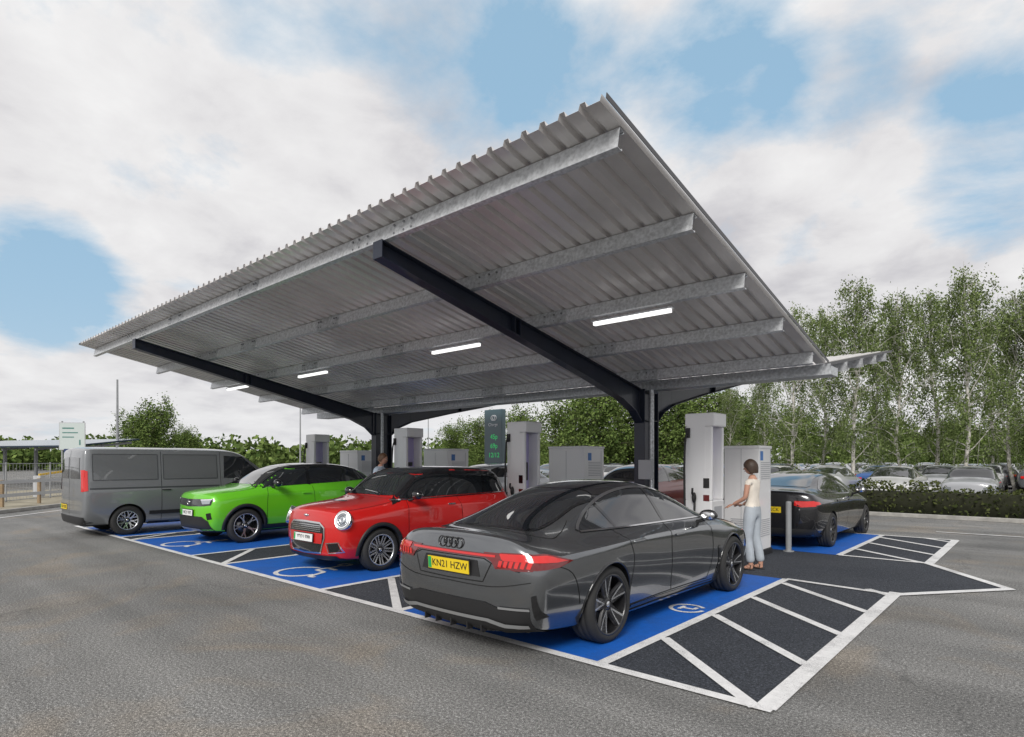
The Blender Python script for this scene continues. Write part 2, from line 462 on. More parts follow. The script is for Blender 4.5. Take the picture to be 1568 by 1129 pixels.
def wheel_mesh(r,w,rr,style,bright):
    mb=MB()
    h=w/2
    mb.lathe([(-h+.012,rr),(-h,rr+.02),(-h+.004,r-.035),(-h+.03,r-.006),(-h*.5,r),(-h*.47,r-.007),(-h*.40,r-.007),(-h*.37,r),(-.012,r),(-.009,r-.007),(.009,r-.007),(.012,r),(h*.37,r),(h*.40,r-.007),(h*.47,r-.007),(h*.5,r),(h-.03,r-.006),(h-.004,r-.035),(h,rr+.03),(h-.006,rr+.008),(h-.012,rr)],64,0)
    lip=2 if (bright and style[1]!='blade') else 1
    mb.lathe([(h-.014,rr+.006),(h-.006,rr+.002),(h-.012,rr-.014),(h-.03,rr-.016)],56,lip)
    mb.lathe([(h-.03,rr-.016),(.0,rr-.03),(-h+.02,rr-.02)],48,1)
    mb.lathe([(-.02,.04),(-.02,rr*.72),(-.045,rr*.72)],40,3)
    mb.lathe([(-.05,.0),(-.05,rr)],32,1)
    mb.box((-.015,rr*.52,rr*.15),(.05,.08,.16),1)
    n,kind=style
    def spoke(a,w0,w1,r0,r1,x0,x1,mi,da=0,th=.022):
        ca,sa=math.cos(a),math.sin(a)
        segs=5;V=[]
        for k in range(segs+1):
            t=k/segs; q=r0+(r1-r0)*t; ww=(w0+(w1-w0)*t)/2; xx=x0+(x1-x0)*t**1.6
            off=da*t
            for (tt,xd) in((-ww,xx),(ww,xx),(ww*1.25,xx-th),(-ww*1.25,xx-th)):
                y=q; z=tt+off
                V.append((xd,y*ca-z*sa,y*sa+z*ca))
        F=[];Fs=[]
        for k in range(segs):
            b=k*4
            F.append((b,b+1,b+5,b+4))
            for i in(1,2,3): Fs.append((b+i,b+(i+1)%4,b+4+(i+1)%4,b+4+i))
        mb.add(V,F,mi);mb.add(V,Fs,1)
    xh,xr=h-.05,h-.018
    for k in range(n):
        a=2*math.pi*k/n+.3
        if kind=='twin':
            spoke(a,.028,.020,.05,rr-.008,xh,xr,2 if bright else 1,.055); spoke(a,.028,.020,.05,rr-.008,xh,xr,2 if bright else 1,-.055)
        elif kind=='blade':
            spoke(a,.085,.125,.05,rr-.006,xh,xr,1)
            spoke(a,.014,.022,.06,rr-.004,xh+.004,xr+.004,2,.058); spoke(a,.012,.016,.06,rr-.004,xh+.004,xr+.004,2,-.048)
        elif kind=='y':
            spoke(a,.05,.035,.04,rr*.6,xh,xh+.015,2 if bright else 1)
            spoke(a,.03,.022,rr*.5,rr-.006,xh+.01,xr,2 if bright else 1,.05);spoke(a,.03,.022,rr*.5,rr-.006,xh+.01,xr,2 if bright else 1,-.05)
        else:
            spoke(a,.05,.045,.05,rr-.006,xh,xr,2 if bright else 1)
    mb.lathe([(xh+.006,.0),(xh+.006,.035),(xh-.002,.065),(xh-.03,.075)],24,1)
    mb.lathe([(xh+.012,.0),(xh+.011,.024),(xh+.004,.028)],20,2)
    me=mb.build('w',[M['rubber'],M['rimd'],M['rimb'],M['disc']]); d=me.data; bpy.data.objects.remove(me); return d
def add_wheels(c,hw,rr,style,bright,steer=0):
    d=wheel_mesh(c.r,c.tw,rr,style,bright)
    for i,ya in enumerate(c.ax):
        for sx in(1,-1):
            o=bpy.data.objects.new('wheel_%d'%(2*i+(sx>0)),d);coll.objects.link(o);o.parent=c.p
            o.location=(sx*(hw-c.tw/2),ya,c.r); o.rotation_euler=(random.uniform(0,6),0,(0 if sx>0 else math.pi)+(steer if ya>0 else 0))
def mirror_part(c,y,z,x,mtop,size=(.24,.13,.15),fwd=1):
    z*=c.kz
    for sx in(1,-1):
        mb=MB()
        mb.ellip((sx*(x+.13),y,z+.02),(size[0]/2,size[1]/2,size[2]/2),0,n=20,m=12)
        mb.tube([(sx*(x-.04),y+.03,z-.07),(sx*(x+.05),y+.01,z-.05),(sx*(x+.11),y,z-.02)],[.022,.018,.016],8,1)
        mb.ellip((sx*(x+.13),y-.045,z+.02),(size[0]/2*.85,.025,size[2]/2*.8),2,n=16,m=8)
        mb.build('door_mirror_%s'%('r' if sx>0 else 'l'),[mtop,M['black'],M['chrome']],c.p)
def handle(c,y,z,m,L=.19):
    for sx in(1,-1):
        h,n=c.proj(y,z,'side'); mb=MB()
        mb.box((sx*(h.x+.012),y,h.z),(.022,L,.024),0); mb.build('door_handle_%s_%d'%('r' if sx>0 else 'l',int(abs(y)*100)),[m],c.p,bevel=.008)
def plate(c,txt,front,z,m,off,tilt=0,x=0):
    sg=1 if front else -1
    h=c.proj(x,z,'front' if front else 'rear')[0]; ypos=h.y+sg*off; z=h.z
    e=MB()
    R=Matrix.Rotation(rad(tilt)*sg,4,'X')
    X=Matrix.Translation((x,ypos,z))@R
    e.box((0,0,0),(.52,.012,.112),0,X=X)
    e.box((-.235 if not front else .235,sg*.0075,0),(.04,.003,.10),1,X=X)
    e.box((0,-sg*.004,0),(.545,.008,.137),2,X=X)
    e.build('number_plate',[m,M['plateg'],M['black']],c.p)
    o=text('plate_text',txt,.088,M['black'],c.p,(x+(.02 if not front else -.02),ypos+sg*.0075,z),(rad(90)+rad(tilt)*sg,0,math.pi if front else 0),.001)
    return o
def paintm(name,col,metal=.0,rough=.35,flake=.06):
    return mat(name,col,rough,metal,1.,coatr=.015)
# ================= station tables =================
GT=[S(2.28,.20,.70,(.80,.38),(.83,.52),(.81,.64),(.74,.70),(.60,.735),(.3,.755),.76),
 S(2.02,.14,.84,(.91,.36),(.93,.55),(.89,.72),(.79,.79),(.60,.80),(.3,.81),.815),
 S(1.45,.13,.87,(.95,.33),(.995,.58),(.955,.80),(.83,.90),(.62,.88),(.3,.905),.91),
 S(1.05,.12,.87,(.93,.33),(.965,.58),(.93,.83),(.81,.95),(.68,.96),(.36,.985),.99),
 S(.55,.12,.87,(.90,.33),(.945,.58),(.92,.86),(.80,.955),(.655,1.18),(.36,1.22),1.235),
 S(.08,.12,.87,(.88,.33),(.93,.58),(.905,.865),(.78,.96),(.585,1.34),(.33,1.38),1.39),
 S(-.45,.12,.87,(.88,.33),(.93,.59),(.905,.87),(.775,.965),(.555,1.37),(.32,1.41),1.42),
 S(-1.0,.12,.87,(.92,.33),(.965,.62),(.95,.88),(.755,.965),(.53,1.30),(.3,1.345),1.355),
 S(-1.45,.14,.87,(.955,.34),(1.02,.66),(1.0,.875),(.735,.960),(.50,1.175),(.3,1.225),1.235),
 S(-1.95,.17,.84,(.93,.36),(1.0,.66),(.975,.86),(.745,.940),(.52,1.02),(.3,1.06),1.07),
 S(-2.30,.20,.80,(.90,.38),(.96,.62),(.93,.845),(.79,.92),(.61,.97),(.3,.995),1.0),
 S(-2.44,.22,.76,(.86,.40),(.915,.60),(.875,.80),(.795,.915),(.64,1.005),(.3,1.035),1.04)]
HATCH=[S(1.90,.20,.70,(.75,.35),(.785,.50),(.775,.69),(.73,.80),(.56,.865),(.27,.89),.895),
 S(1.72,.17,.76,(.82,.35),(.85,.52),(.825,.74),(.755,.85),(.57,.915),(.27,.94),.945),
 S(1.25,.16,.77,(.84,.35),(.875,.56),(.85,.80),(.765,.905),(.57,.96),(.28,.985),.99),
 S(.88,.15,.77,(.835,.35),(.87,.58),(.85,.85),(.77,.95),(.66,.99),(.33,1.02),1.03),
 S(.62,.15,.77,(.83,.35),(.865,.58),(.845,.87),(.765,.965),(.655,1.20),(.34,1.25),1.26),
 S(.34,.15,.77,(.83,.35),(.865,.58),(.845,.87),(.76,.975),(.63,1.41),(.33,1.445),1.45),
 S(-.4,.15,.77,(.83,.35),(.865,.58),(.845,.87),(.76,.985),(.625,1.435),(.32,1.46),1.465),
 S(-1.15,.16,.77,(.845,.35),(.88,.58),(.85,.87),(.75,.99),(.615,1.42),(.31,1.445),1.45),
 S(-1.5,.18,.76,(.82,.36),(.86,.58),(.83,.87),(.745,.99),(.60,1.39),(.3,1.415),1.42),
 S(-1.66,.2,.72,(.79,.38),(.83,.58),(.81,.87),(.72,1.0),(.59,1.20),(.3,1.22),1.225),
 S(-1.74,.22,.66,(.74,.4),(.78,.58),(.76,.86),(.68,.96),(.57,1.04),(.3,1.05),1.055)]
SUV=[S(1.93,.25,.70,(.78,.42),(.82,.60),(.81,.80),(.75,.92),(.57,.97),(.28,.985),.99),
 S(1.75,.21,.78,(.84,.42),(.88,.62),(.86,.86),(.78,.97),(.58,1.02),(.28,1.04),1.045),
 S(1.28,.20,.80,(.87,.42),(.915,.65),(.885,.90),(.79,1.02),(.60,1.06),(.3,1.08),1.09),
 S(.95,.19,.80,(.87,.42),(.90,.66),(.88,.94),(.80,1.05),(.68,1.10),(.34,1.12),1.13),
 S(.60,.19,.80,(.865,.42),(.90,.66),(.88,.95),(.79,1.07),(.66,1.31),(.34,1.36),1.37),
 S(.20,.19,.80,(.865,.42),(.90,.66),(.88,.96),(.79,1.08),(.62,1.48),(.33,1.52),1.53),
 S(-.5,.19,.80,(.865,.42),(.90,.66),(.88,.97),(.79,1.10),(.61,1.52),(.32,1.55),1.56),
 S(-1.2,.20,.80,(.88,.42),(.915,.66),(.89,.98),(.78,1.12),(.58,1.48),(.31,1.52),1.53),
 S(-1.65,.22,.78,(.86,.44),(.89,.66),(.86,.98),(.76,1.13),(.55,1.39),(.3,1.44),1.45),
 S(-1.88,.25,.74,(.82,.46),(.85,.66),(.83,.96),(.74,1.12),(.57,1.22),(.3,1.25),1.26),
 S(-1.97,.27,.70,(.77,.48),(.80,.66),(.79,.94),(.71,1.06),(.56,1.10),(.3,1.12),1.125)]
VAN=[S(2.36,.25,.80,(.87,.45),(.90,.62),(.89,.82),(.83,.97),(.64,1.04),(.3,1.06),1.065),
 S(2.10,.20,.86,(.93,.45),(.96,.65),(.94,.94),(.88,1.09),(.68,1.17),(.33,1.20),1.21),
 S(1.72,.20,.88,(.95,.45),(.97,.65),(.96,.99),(.90,1.16),(.76,1.29),(.36,1.32),1.33),
 S(1.28,.20,.88,(.955,.45),(.97,.65),(.965,1.0),(.92,1.18),(.79,1.62),(.38,1.67),1.68),
 S(.90,.20,.88,(.955,.45),(.97,.65),(.965,1.0),(.93,1.19),(.84,1.87),(.42,1.92),1.93),
 S(.40,.20,.88,(.955,.45),(.97,.65),(.965,1.0),(.935,1.19),(.855,1.90),(.43,1.94),1.95),
 S(-1.0,.20,.88,(.955,.45),(.97,.65),(.965,1.0),(.935,1.19),(.86,1.91),(.43,1.95),1.96),
 S(-2.32,.22,.88,(.955,.45),(.97,.65),(.965,1.0),(.935,1.19),(.86,1.90),(.43,1.94),1.95),
 S(-2.42,.24,.88,(.95,.45),(.965,.65),(.955,1.0),(.925,1.19),(.85,1.88),(.43,1.92),1.93)]
SEDAN=[S(2.20,.22,.68,(.78,.38),(.81,.52),(.80,.66),(.73,.72),(.58,.755),(.28,.77),.775),
 S(1.95,.16,.80,(.86,.36),(.89,.55),(.87,.72),(.78,.80),(.60,.83),(.3,.845),.85),
 S(1.45,.15,.84,(.91,.34),(.94,.58),(.92,.80),(.80,.90),(.62,.92),(.3,.95),.955),
 S(1.05,.14,.84,(.89,.34),(.925,.58),(.90,.84),(.80,.95),(.68,.985),(.36,1.01),1.015),
 S(.60,.14,.84,(.88,.34),(.92,.60),(.895,.87),(.80,.975),(.67,1.20),(.35,1.24),1.25),
 S(.10,.14,.84,(.88,.34),(.92,.60),(.895,.88),(.79,.985),(.60,1.39),(.33,1.43),1.44),
 S(-.45,.14,.84,(.88,.34),(.92,.60),(.895,.89),(.785,.995),(.585,1.42),(.32,1.455),1.465),
 S(-1.0,.15,.84,(.895,.34),(.93,.60),(.90,.90),(.785,1.01),(.57,1.35),(.3,1.39),1.40),
 S(-1.45,.16,.84,(.91,.36),(.945,.62),(.915,.91),(.785,1.03),(.56,1.24),(.3,1.28),1.29),
 S(-1.9,.19,.80,(.88,.38),(.915,.62),(.885,.92),(.77,1.04),(.56,1.12),(.3,1.14),1.15),
 S(-2.15,.22,.76,(.84,.4),(.875,.62),(.86,.90),(.76,1.04),(.58,1.09),(.3,1.105),1.11),
 S(-2.26,.24,.72,(.80,.42),(.83,.62),(.82,.88),(.74,1.02),(.58,1.075),(.3,1.09),1.095)]
random.seed(4)
# ================= grand tourer (grey) =================
def grand_tourer():
    P=paintm('grey_metallic_paint',(.185,.193,.203),.85,.18,.2)
    c=Car('grey_fastback_car',(-3.93,6.16),0,GT,.13,.12,P,(-1.45,1.45),.352,.27,.385,crease={5:.85,6:.35,2:.5,7:.1},kz=1.03)
    add_wheels(c,.982,.272,(5,'blade'),True)
    dlo=[(1.02,.965),(.72,1.11),(.38,1.23),(.0,1.31),(-.45,1.33),(-.9,1.27),(-1.25,1.16),(-1.50,1.045),(-1.60,.99),(-1.45,.975),(-1.0,.975),(0,.972),(.6,.965)]
    c.decal('glass',dlo,'side',.005,4)
    c.stroke('chrome',dlo[1:9],.020,'side',.009,4)
    c.stroke('chrome',[(1.02,.958),(0,.965),(-1.0,.970),(-1.58,.976)],.012,'side',.009,4)
    c.stroke('blackg',[(-.10,.98),(-.16,1.32)],.06,'side',.008)
    c.stroke('blackg',[(-1.03,.98),(-1.13,1.22)],.045,'side',.008)
    c.decal('blackg',[(0,.20),(.42,.16),(.52,.0),(.51,-.5),(.485,-1.0),(0,-1.04),(-.485,-1.0),(-.51,-.5),(-.52,0),(-.42,.16)],'top',.005,3,False)
    c.decal('glass',[(0,1.13),(.4,1.08),(.66,.96),(.60,.55),(.53,.22),(0,.26),(-.53,.22),(-.60,.55),(-.66,.96),(-.4,1.08)],'top',.005,2,False)
    c.decal('glass',[(0,-1.06),(.475,-1.03),(.48,-1.4),(.52,-1.98),(.38,-2.08),(0,-2.12),(-.38,-2.08),(-.52,-1.98),(-.48,-1.4),(-.475,-1.03)],'top',.005,2,False)
    c.stroke('blackg',[(0,-1.05),(.475,-1.02),(.49,-1.4),(.535,-1.99),(.39,-2.10),(0,-2.14)],.022,'top',.008,5)
    c.stroke('gap',[(0,-2.20),(.5,-2.17),(.70,-2.03),(.68,-1.85),(.58,-1.6)],.007,'top',.003,5)
    c.stroke('gap',[(.80,.94),(.86,.75),(.84,.45),(.78,.26)],.009,'side',.003,5)
    c.stroke('gap',[(-.12,.965),(-.15,.7),(-.13,.45),(-.10,.25)],.009,'side',.003,5)
    c.stroke('gap',[(-1.12,.965),(-1.08,.85),(-1.02,.70),(-1.06,.45),(-1.02,.26)],.009,'side',.003,5)
    c.stroke('gap',[(.78,.255),(-1.02,.255)],.009,'side',.003)
    c.stroke('gap',[(-1.9,.42),(-2.05,.70),(-2.3,.79)],.007,'side',.003,5)
    c.stroke('gap',[(1.05,.93),(1.5,.87),(2.0,.76)],.007,'side',.003,5)
    c.decal('black',[(1.0,.13),(-1.02,.13),(-1.02,.205),(1.0,.195)],'side',.012)
    c.decal('blackg',[(.95,.205),(-.98,.215),(-.98,.245),(.2,.235),(.95,.225)],'side',.006)
    c.archtrim('blackg',.018,.006)
    c.decal('redd',[(0,.860),(.50,.860),(.58,.878),(.78,.88),(.86,.86),(.85,.745),(.70,.74),(.50,.79),(.42,.825),(0,.825)],'rear',.006)
    c.decal('redl',[(0,.853),(.52,.853),(.52,.835),(0,.835)],'rear',.010)
    c.decal('redl',[(.56,.868),(.76,.87),(.85,.855),(.84,.823),(.58,.823)],'rear',.010)
    for k in range(6):
        x=.56+.05*k; c.decal('redl',[(x,.813),(x+.035,.813),(x+.02,.76),(x-.01,.765)],'rear',.010)
    c.decal('redd',[(-2.52,.87),(-2.30,.87),(-2.04,.805),(-2.20,.765),(-2.52,.745)],'side',.008)
    c.decal('redl',[(-2.50,.86),(-2.30,.855),(-2.10,.81),(-2.23,.805),(-2.50,.815)],'side',.012)
    c.stroke('gap',[(0,.817),(.40,.817),(.48,.785),(.40,.63),(0,.625)],.008,'rear',.004)
    c.stroke('gap',[(.48,.785),(.75,.735)],.007,'rear',.004)
    c.decal('black',[(0,.795),(.33,.795),(.37,.665),(0,.665)],'rear',.003)
    plate(c,'KN21 HZW',False,.73,M['platey'],.014,-4)
    c.decal('black',[(0,.47),(.42,.47),(.58,.43),(.82,.43),(.80,.20),(.3,.19),(0,.19)],'rear',.010)
    c.decal('silver',[(0,.345),(.46,.345),(.62,.32),(.79,.325),(.79,.298),(.61,.29),(.44,.318),(0,.318)],'rear',.022)
    c.stroke('silver',[(.56,.44),(.82,.445)],.018,'rear',.016)
    c.decal('blackg',[(.84,.36),(.84,.55),(.875,.56),(.885,.38)],'rear',.013)
    c.stroke('gap',[(0,.60),(.5,.60),(.84,.66)],.006,'rear',.004,4)
    mb=MB()
    for x in(-.36,-.2,0,.2,.36):
        h=c.proj(x,.25,'rear')[0]; mb.box((x,h.y+.01,.255),(.014,.07,.09),0)
    mb.build('diffuser',[M['black']],c.p,bevel=.003)
    mb=MB()
    for k in range(4):
        cx=-.105+.07*k; h=c.proj(cx,.92,'rear')[0]
        mb.tube([(cx+.046*math.cos(t*math.pi/12),h.y-.010,h.z+.046*math.sin(t*math.pi/12)) for t in range(24)],.006,6,0,closed=True)
    mb.build('rear_badge',[M['blackg']],c.p)
    c.decal('blackg',[(.98,.60),(1.02,.42),(.99,.30),(1.03,.30),(1.06,.45),(1.03,.62)],'side',.006)
    mirror_part(c,.62,.98,.86,M['blackg'],(.22,.14,.13))
    handle(c,.05,.83,P); handle(c,-.90,.85,P)
    c.decal('blackg',[(0,.62),(.5,.60),(.6,.45),(.5,.28),(0,.27)],'front',.006)
    c.decal('headl',[(.62,.66),(.80,.66),(.82,.56),(.66,.58)],'front',.006)
    c.finish({'silver':mat('matt_silver',(.45,.46,.47),.3,.7)})
    return c
grand_tourer()
# ================= small hatch (red) =================
def small_hatch():
    P=paintm('red_paint',(.60,.012,.010),.1,.3,.05)
    c=Car('red_hatchback_car',(-8.32,6.74),math.pi,HATCH,.13,.08,P,(-1.245,1.25),.325,.21,.360,crease={5:.5,6:.6,2:.5,7:.35},kz=1.075)
    add_wheels(c,.862,.232,(9,'twin'),True)
    dlo=[(.93,1.0),(.70,1.15),(.42,1.36),(.0,1.385),(-.6,1.39),(-1.2,1.375),(-1.52,1.32),(-1.60,1.06),(-1.2,1.02),(0,1.005)]
    c.decal('glass',dlo,'side',.005,3)
    c.stroke('chrome',[(.98,.975),(0,.985),(-1.0,1.0),(-1.62,1.02)],.016,'side',.009,4)
    c.stroke('blackg',[(-.32,1.01),(-.30,1.38)],.06,'side',.008)
    c.stroke('blackg',[(-1.05,1.03),(-1.12,1.38)],.05,'side',.008)
    c.stroke('blackg',[(1.0,.99),(.76,1.16),(.45,1.39),(.0,1.415),(-.6,1.42),(-1.2,1.405),(-1.55,1.34)],.085,'side',.008,4)
    c.stroke('blackg',[(.80,1.0),(.78,1.10)],.03,'side',.008)
    c.decal('blackg',[(0,.46),(.45,.42),(.62,.30),(.64,-.4),(.625,-1.1),(.59,-1.58),(0,-1.63),(-.59,-1.58),(-.625,-1.1),(-.64,-.4),(-.62,.30),(-.45,.42)],'top',.006,3,False)
    c.decal('glass',[(0,.95),(.4,.92),(.65,.83),(.63,.60),(.59,.43),(0,.47),(-.59,.43),(-.63,.60),(-.65,.83),(-.4,.92)],'top',.005,2,False)
    c.stroke('blackg',[(.67,.86),(.65,.62),(.615,.42)],.05,'top',.009)
    c.stroke('gap',[(0,1.02),(.5,1.0),(.69,.93),(.73,1.2),(.71,1.6),(.66,1.80)],.008,'top',.003,5)
    c.decal('blackg',[(0,1.50),(.20,1.49),(.22,1.42),(0,1.41)],'top',.006)
    c.stroke('gap',[(.72,.97),(.74,.75),(.73,.45),(.68,.28)],.008,'side',.003,4)
    c.stroke('gap',[(-.36,1.0),(-.42,.75),(-.40,.45),(-.34,.28)],.008,'side',.003,4)
    c.stroke('gap',[(.68,.275),(-.34,.275)],.008,'side',.003)
    c.decal('black',[(1.0,.15),(-.98,.15),(-.98,.25),(1.0,.25)],'side',.014)
    c.archtrim('black',.060,.014)
    grl=[(0,.70),(.36,.69),(.46,.63),(.47,.50),(.38,.30),(0,.285)]
    c.decal('blackg',grl,'front',.006)
    c.stroke('chrome',[(0,.708),(.37,.698),(.47,.635),(.48,.50),(.39,.293),(0,.278)],.024,'front',.010)
    for z in(.665,.64,.615,.59): c.stroke('chrome',[(0,z),(.40,z-.006)],.008,'front',.012)
    c.decal('paint2',[(0,.565),(.45,.56),(.43,.42),(0,.42)],'front',.014)
    plate(c,'YD21 EBB',True,.49,M['platew'],.026,4)
    c.decal('black',[(0,.26),(.66,.27),(.70,.20),(0,.20)],'front',.012)
    c.decal('blackg',[(.53,.42),(.70,.44),(.73,.33),(.56,.31)],'front',.006)
    c.stroke('silver',[(.51,.43),(.71,.45),(.75,.32),(.55,.30)],.012,'front',.010,0,True)
    mb=MB(); h=c.proj(0,.79,'front')[0]; mb.ellip((0,h.y+.004,h.z),(.075,.012,.018),0); mb.ellip((0,h.y+.012,h.z),(.022,.01,.022),0); mb.build('nose_badge',[M['chrome']],c.p)
    refl=mat('lamp_reflector',(.22,.23,.25),.1,.9,1.)
    for sx in(1,-1):
        h=c.bvh.ray_cast(Vector((.605+1.2,1.55+2.5,.80)),Vector((-1.2,-2.5,.0)).normalized())
        p=h[0]; n=h[1]
        p=Vector((sx*p.x,p.y,p.z)); n=Vector((sx*n.x,n.y,n.z))
        n=(n*.5+Vector((sx*.30,.9,.34)).normalized()*.5).normalized()
        q=n.to_track_quat('X','Z').to_matrix().to_4x4(); X=Matrix.Translation(p+n*.016)@q@Matrix.Diagonal((1,.92,1.06,1))
        mb=MB()
        mb.lathe([(-.07,.138),(.006,.138),(.018,.130),(.012,.116)],40,0,X=X)
        mb.lathe([(.008,.116),(.012,.08),(.014,.0)],36,2,X=X)
        mb.lathe([(.014,.112),(.022,.110),(.022,.094),(.012,.092)],36,3,X=X)
        mb.lathe([(.014,.0),(.030,.03),(.030,.045),(.014,.055)],24,1,X=X)
        mb.lathe([(.014,.065),(.020,.07),(.020,.078),(.014,.082)],24,1,X=X)
        mb.build('headlamp_%s'%('l' if sx>0 else 'r'),[M['chrome'],M['headl'],refl,M['led']],c.p)
    mirror_part(c,.64,1.03,.80,M['blackg'],(.22,.15,.16))
    handle(c,-.18,.88,M['chrome'],.16)
    c.decal('redl',[(.55,.95),(.70,.93),(.71,.75),(.56,.75)],'rear',.006)
    c.finish({'paint2':P,'silver':M['chrome']}); return c
small_hatch()
# ================= compact suv (green) =================
def compact_suv():
    P=paintm('lime_green_paint',(.15,.60,.018),.1,.3,.06)
    c=Car('green_crossover_car',(-12.96,6.84),math.pi,SUV,.13,.08,P,(-1.28,1.28),.35,.22,.390,crease={5:.5,6:.4,2:.5,7:.15},kz=1.04)
    add_wheels(c,.895,.25,(5,'y'),True)
    dlo=[(1.0,1.085),(.66,1.27),(.30,1.445),(.0,1.48),(-.6,1.485),(-1.2,1.44),(-1.62,1.33),(-1.72,1.20),(-1.2,1.15),(0,1.105)]
    c.decal('glass',dlo,'side',.005,3)
    c.stroke('blackg',[(1.04,1.075),(.68,1.29),(.32,1.475),(.0,1.51)],.04,'side',.008,4)
    c.stroke('blackg',[(-.15,1.10),(-.20,1.49)],.07,'side',.008)
    c.stroke('blackg',[(-1.08,1.14),(-1.15,1.46)],.06,'side',.008)
    c.stroke('chrome',[(.32,1.50),(-.6,1.53),(-1.25,1.48),(-1.7,1.34)],.014,'side',.009,4)
    c.decal('blackg',[(0,.30),(.45,.26),(.58,.12),(.60,-.5),(.57,-1.2),(.50,-1.66),(0,-1.72),(-.50,-1.66),(-.57,-1.2),(-.60,-.5),(-.58,.12),(-.45,.26)],'top',.006,3,False)
    c.decal('glass',[(0,1.04),(.4,1.01),(.67,.91),(.62,.60),(.57,.28),(0,.31),(-.57,.28),(-.62,.60),(-.67,.91),(-.4,1.01)],'top',.005,2,False)
    c.stroke('gap',[(0,1.1),(.5,1.08),(.72,1.0),(.76,1.3),(.72,1.70)],.008,'top',.003,5)
    for a in((.80,.84),(-.22,-.24),(-1.1,-1.0)):
        c.stroke('gap',[(a[0],1.07),(a[1],.8),(a[1],.5),(a[1]-.02,.36)],.008,'side',.003,4)
    c.decal('black',[(1.0,.19),(-1.0,.19),(-1.0,.34),(1.0,.34)],'side',.014)
    c.archtrim('black',.065,.014)
    c.decal('blackg',[(0,.86),(.62,.875),(.78,.88),(.76,.76),(.60,.74),(0,.715)],'front',.006)
    c.decal('headl',[(.50,.855),(.75,.865),(.735,.785),(.56,.775)],'front',.010)
    c.decal('led',[(.50,.862),(.76,.872),(.76,.857),(.50,.847)],'front',.013)
    mb=MB();h=c.proj(0,.79,'front')[0]
    mb.tube([(.05*math.cos(t*math.pi/10),h.y+.012,h.z+.05*math.sin(t*math.pi/10)) for t in range(20)],.006,6,0,closed=True); mb.build('badge',[M['chrome']],c.p)
    c.decal('black',[(0,.54),(.55,.54),(.70,.46),(.74,.26),(0,.25)],'front',.008)
    c.decal('silver',[(0,.31),(.45,.31),(.50,.27),(0,.265)],'front',.018)
    c.decal('blackg',[(.66,.60),(.76,.62),(.77,.50),(.68,.48)],'front',.006)
    plate(c,'RK21 VXE',True,.60,M['platew'],.02,2)
    mirror_part(c,.66,1.13,.83,M['blackg'],(.24,.16,.17))
    handle(c,-.05,.93,P); handle(c,-.98,.95,P)
    c.finish({'silver':mat('skid_silver',(.4,.4,.4),.35,.7)}); return c
compact_suv()
# ================= van =================
def van():
    P=paintm('van_grey_paint',(.225,.235,.245),.4,.33,.10)
    c=Car('grey_van',(-16.28,5.98),0,VAN,.12,.04,P,(-1.58,1.70),.335,.22,.37,crease={5:.4,6:.5,2:.5,7:.8,8:.1},kz=1.015)
    add_wheels(c,.945,.21,(8,'y'),True)
    c.decal('glass',[(1.58,1.24),(1.25,1.54),(1.0,1.74),(.54,1.76),(.52,1.22),(1.1,1.20)],'side',.005)
    c.decal('glass',[(0,1.78),(.6,1.70),(.74,1.42),(.68,.98),(0,.94),(-.68,.98),(-.74,1.42),(-.6,1.70)],'top',.005,2,False)
    for z0,z1,y0,y1 in((1.22,1.78,-.85,.36),(1.22,1.78,-2.24,-.97)):
        c.decal('panel',[(y0,z0),(y1,z0),(y1,z1),(y0,z1)],'side',.003)  # flat decal, recess shade painted in as darker body colour
        c.stroke('crease',[(y0,z0),(y1,z0),(y1,z1),(y0,z1)],.014,'side',.006,0,True)  # dark outline paints the shade along the panel edge
    c.stroke('gap',[(.44,1.85),(.44,.30)],.009,'side',.003); c.stroke('gap',[(-.90,1.85),(-.90,.30)],.009,'side',.003)
    c.stroke('gap',[(1.5,1.15),(1.36,.8),(1.30,.45),(1.25,.3),(.44,.3)],.009,'side',.003)
    c.stroke('crease',[(.40,1.04),(-2.30,1.04)],.035,'side',.004)  # shade of the body crease painted as a dark strip
    c.decal('black',[(1.28,.44),(-1.16,.44),(-1.16,.52),(1.28,.52)],'side',.012)
    c.decal('black',[(1.28,.20),(-1.16,.20),(-1.16,.28),(1.28,.28)],'side',.010)
    c.stroke('gap',[(0,1.86),(0,.42)],.012,'rear',.004,mirror=False)
    c.decal('redl',[(.80,1.44),(.885,1.44),(.905,.98),(.82,.98)],'rear',.008)
    c.decal('redl',[(-2.42,1.44),(-2.33,1.42),(-2.33,1.0),(-2.42,.98)],'side',.010)
    c.decal('blackg',[(.08,1.72),(.68,1.70),(.72,1.25),(.08,1.25)],'rear',.006)
    c.decal('black',[(0,.44),(.90,.44),(.90,.28),(0,.28)],'rear',.012)
    plate(c,'YG21 KXB',False,.62,M['platey'],.01,0,x=-.45)
    mirror_part(c,1.35,1.26,.94,M['black'],(.20,.15,.26))
    handle(c,.62,.98,M['black']); handle(c,-.80,.98,M['black'])
    c.finish({'crease':mat('van_crease_shade',(.09,.095,.10),.4,.5),'panel':paintm('van_recess_shade',(.175,.183,.19),.4,.33)}); return c  # darkened van greys carry the painted crease and recess shade
van()
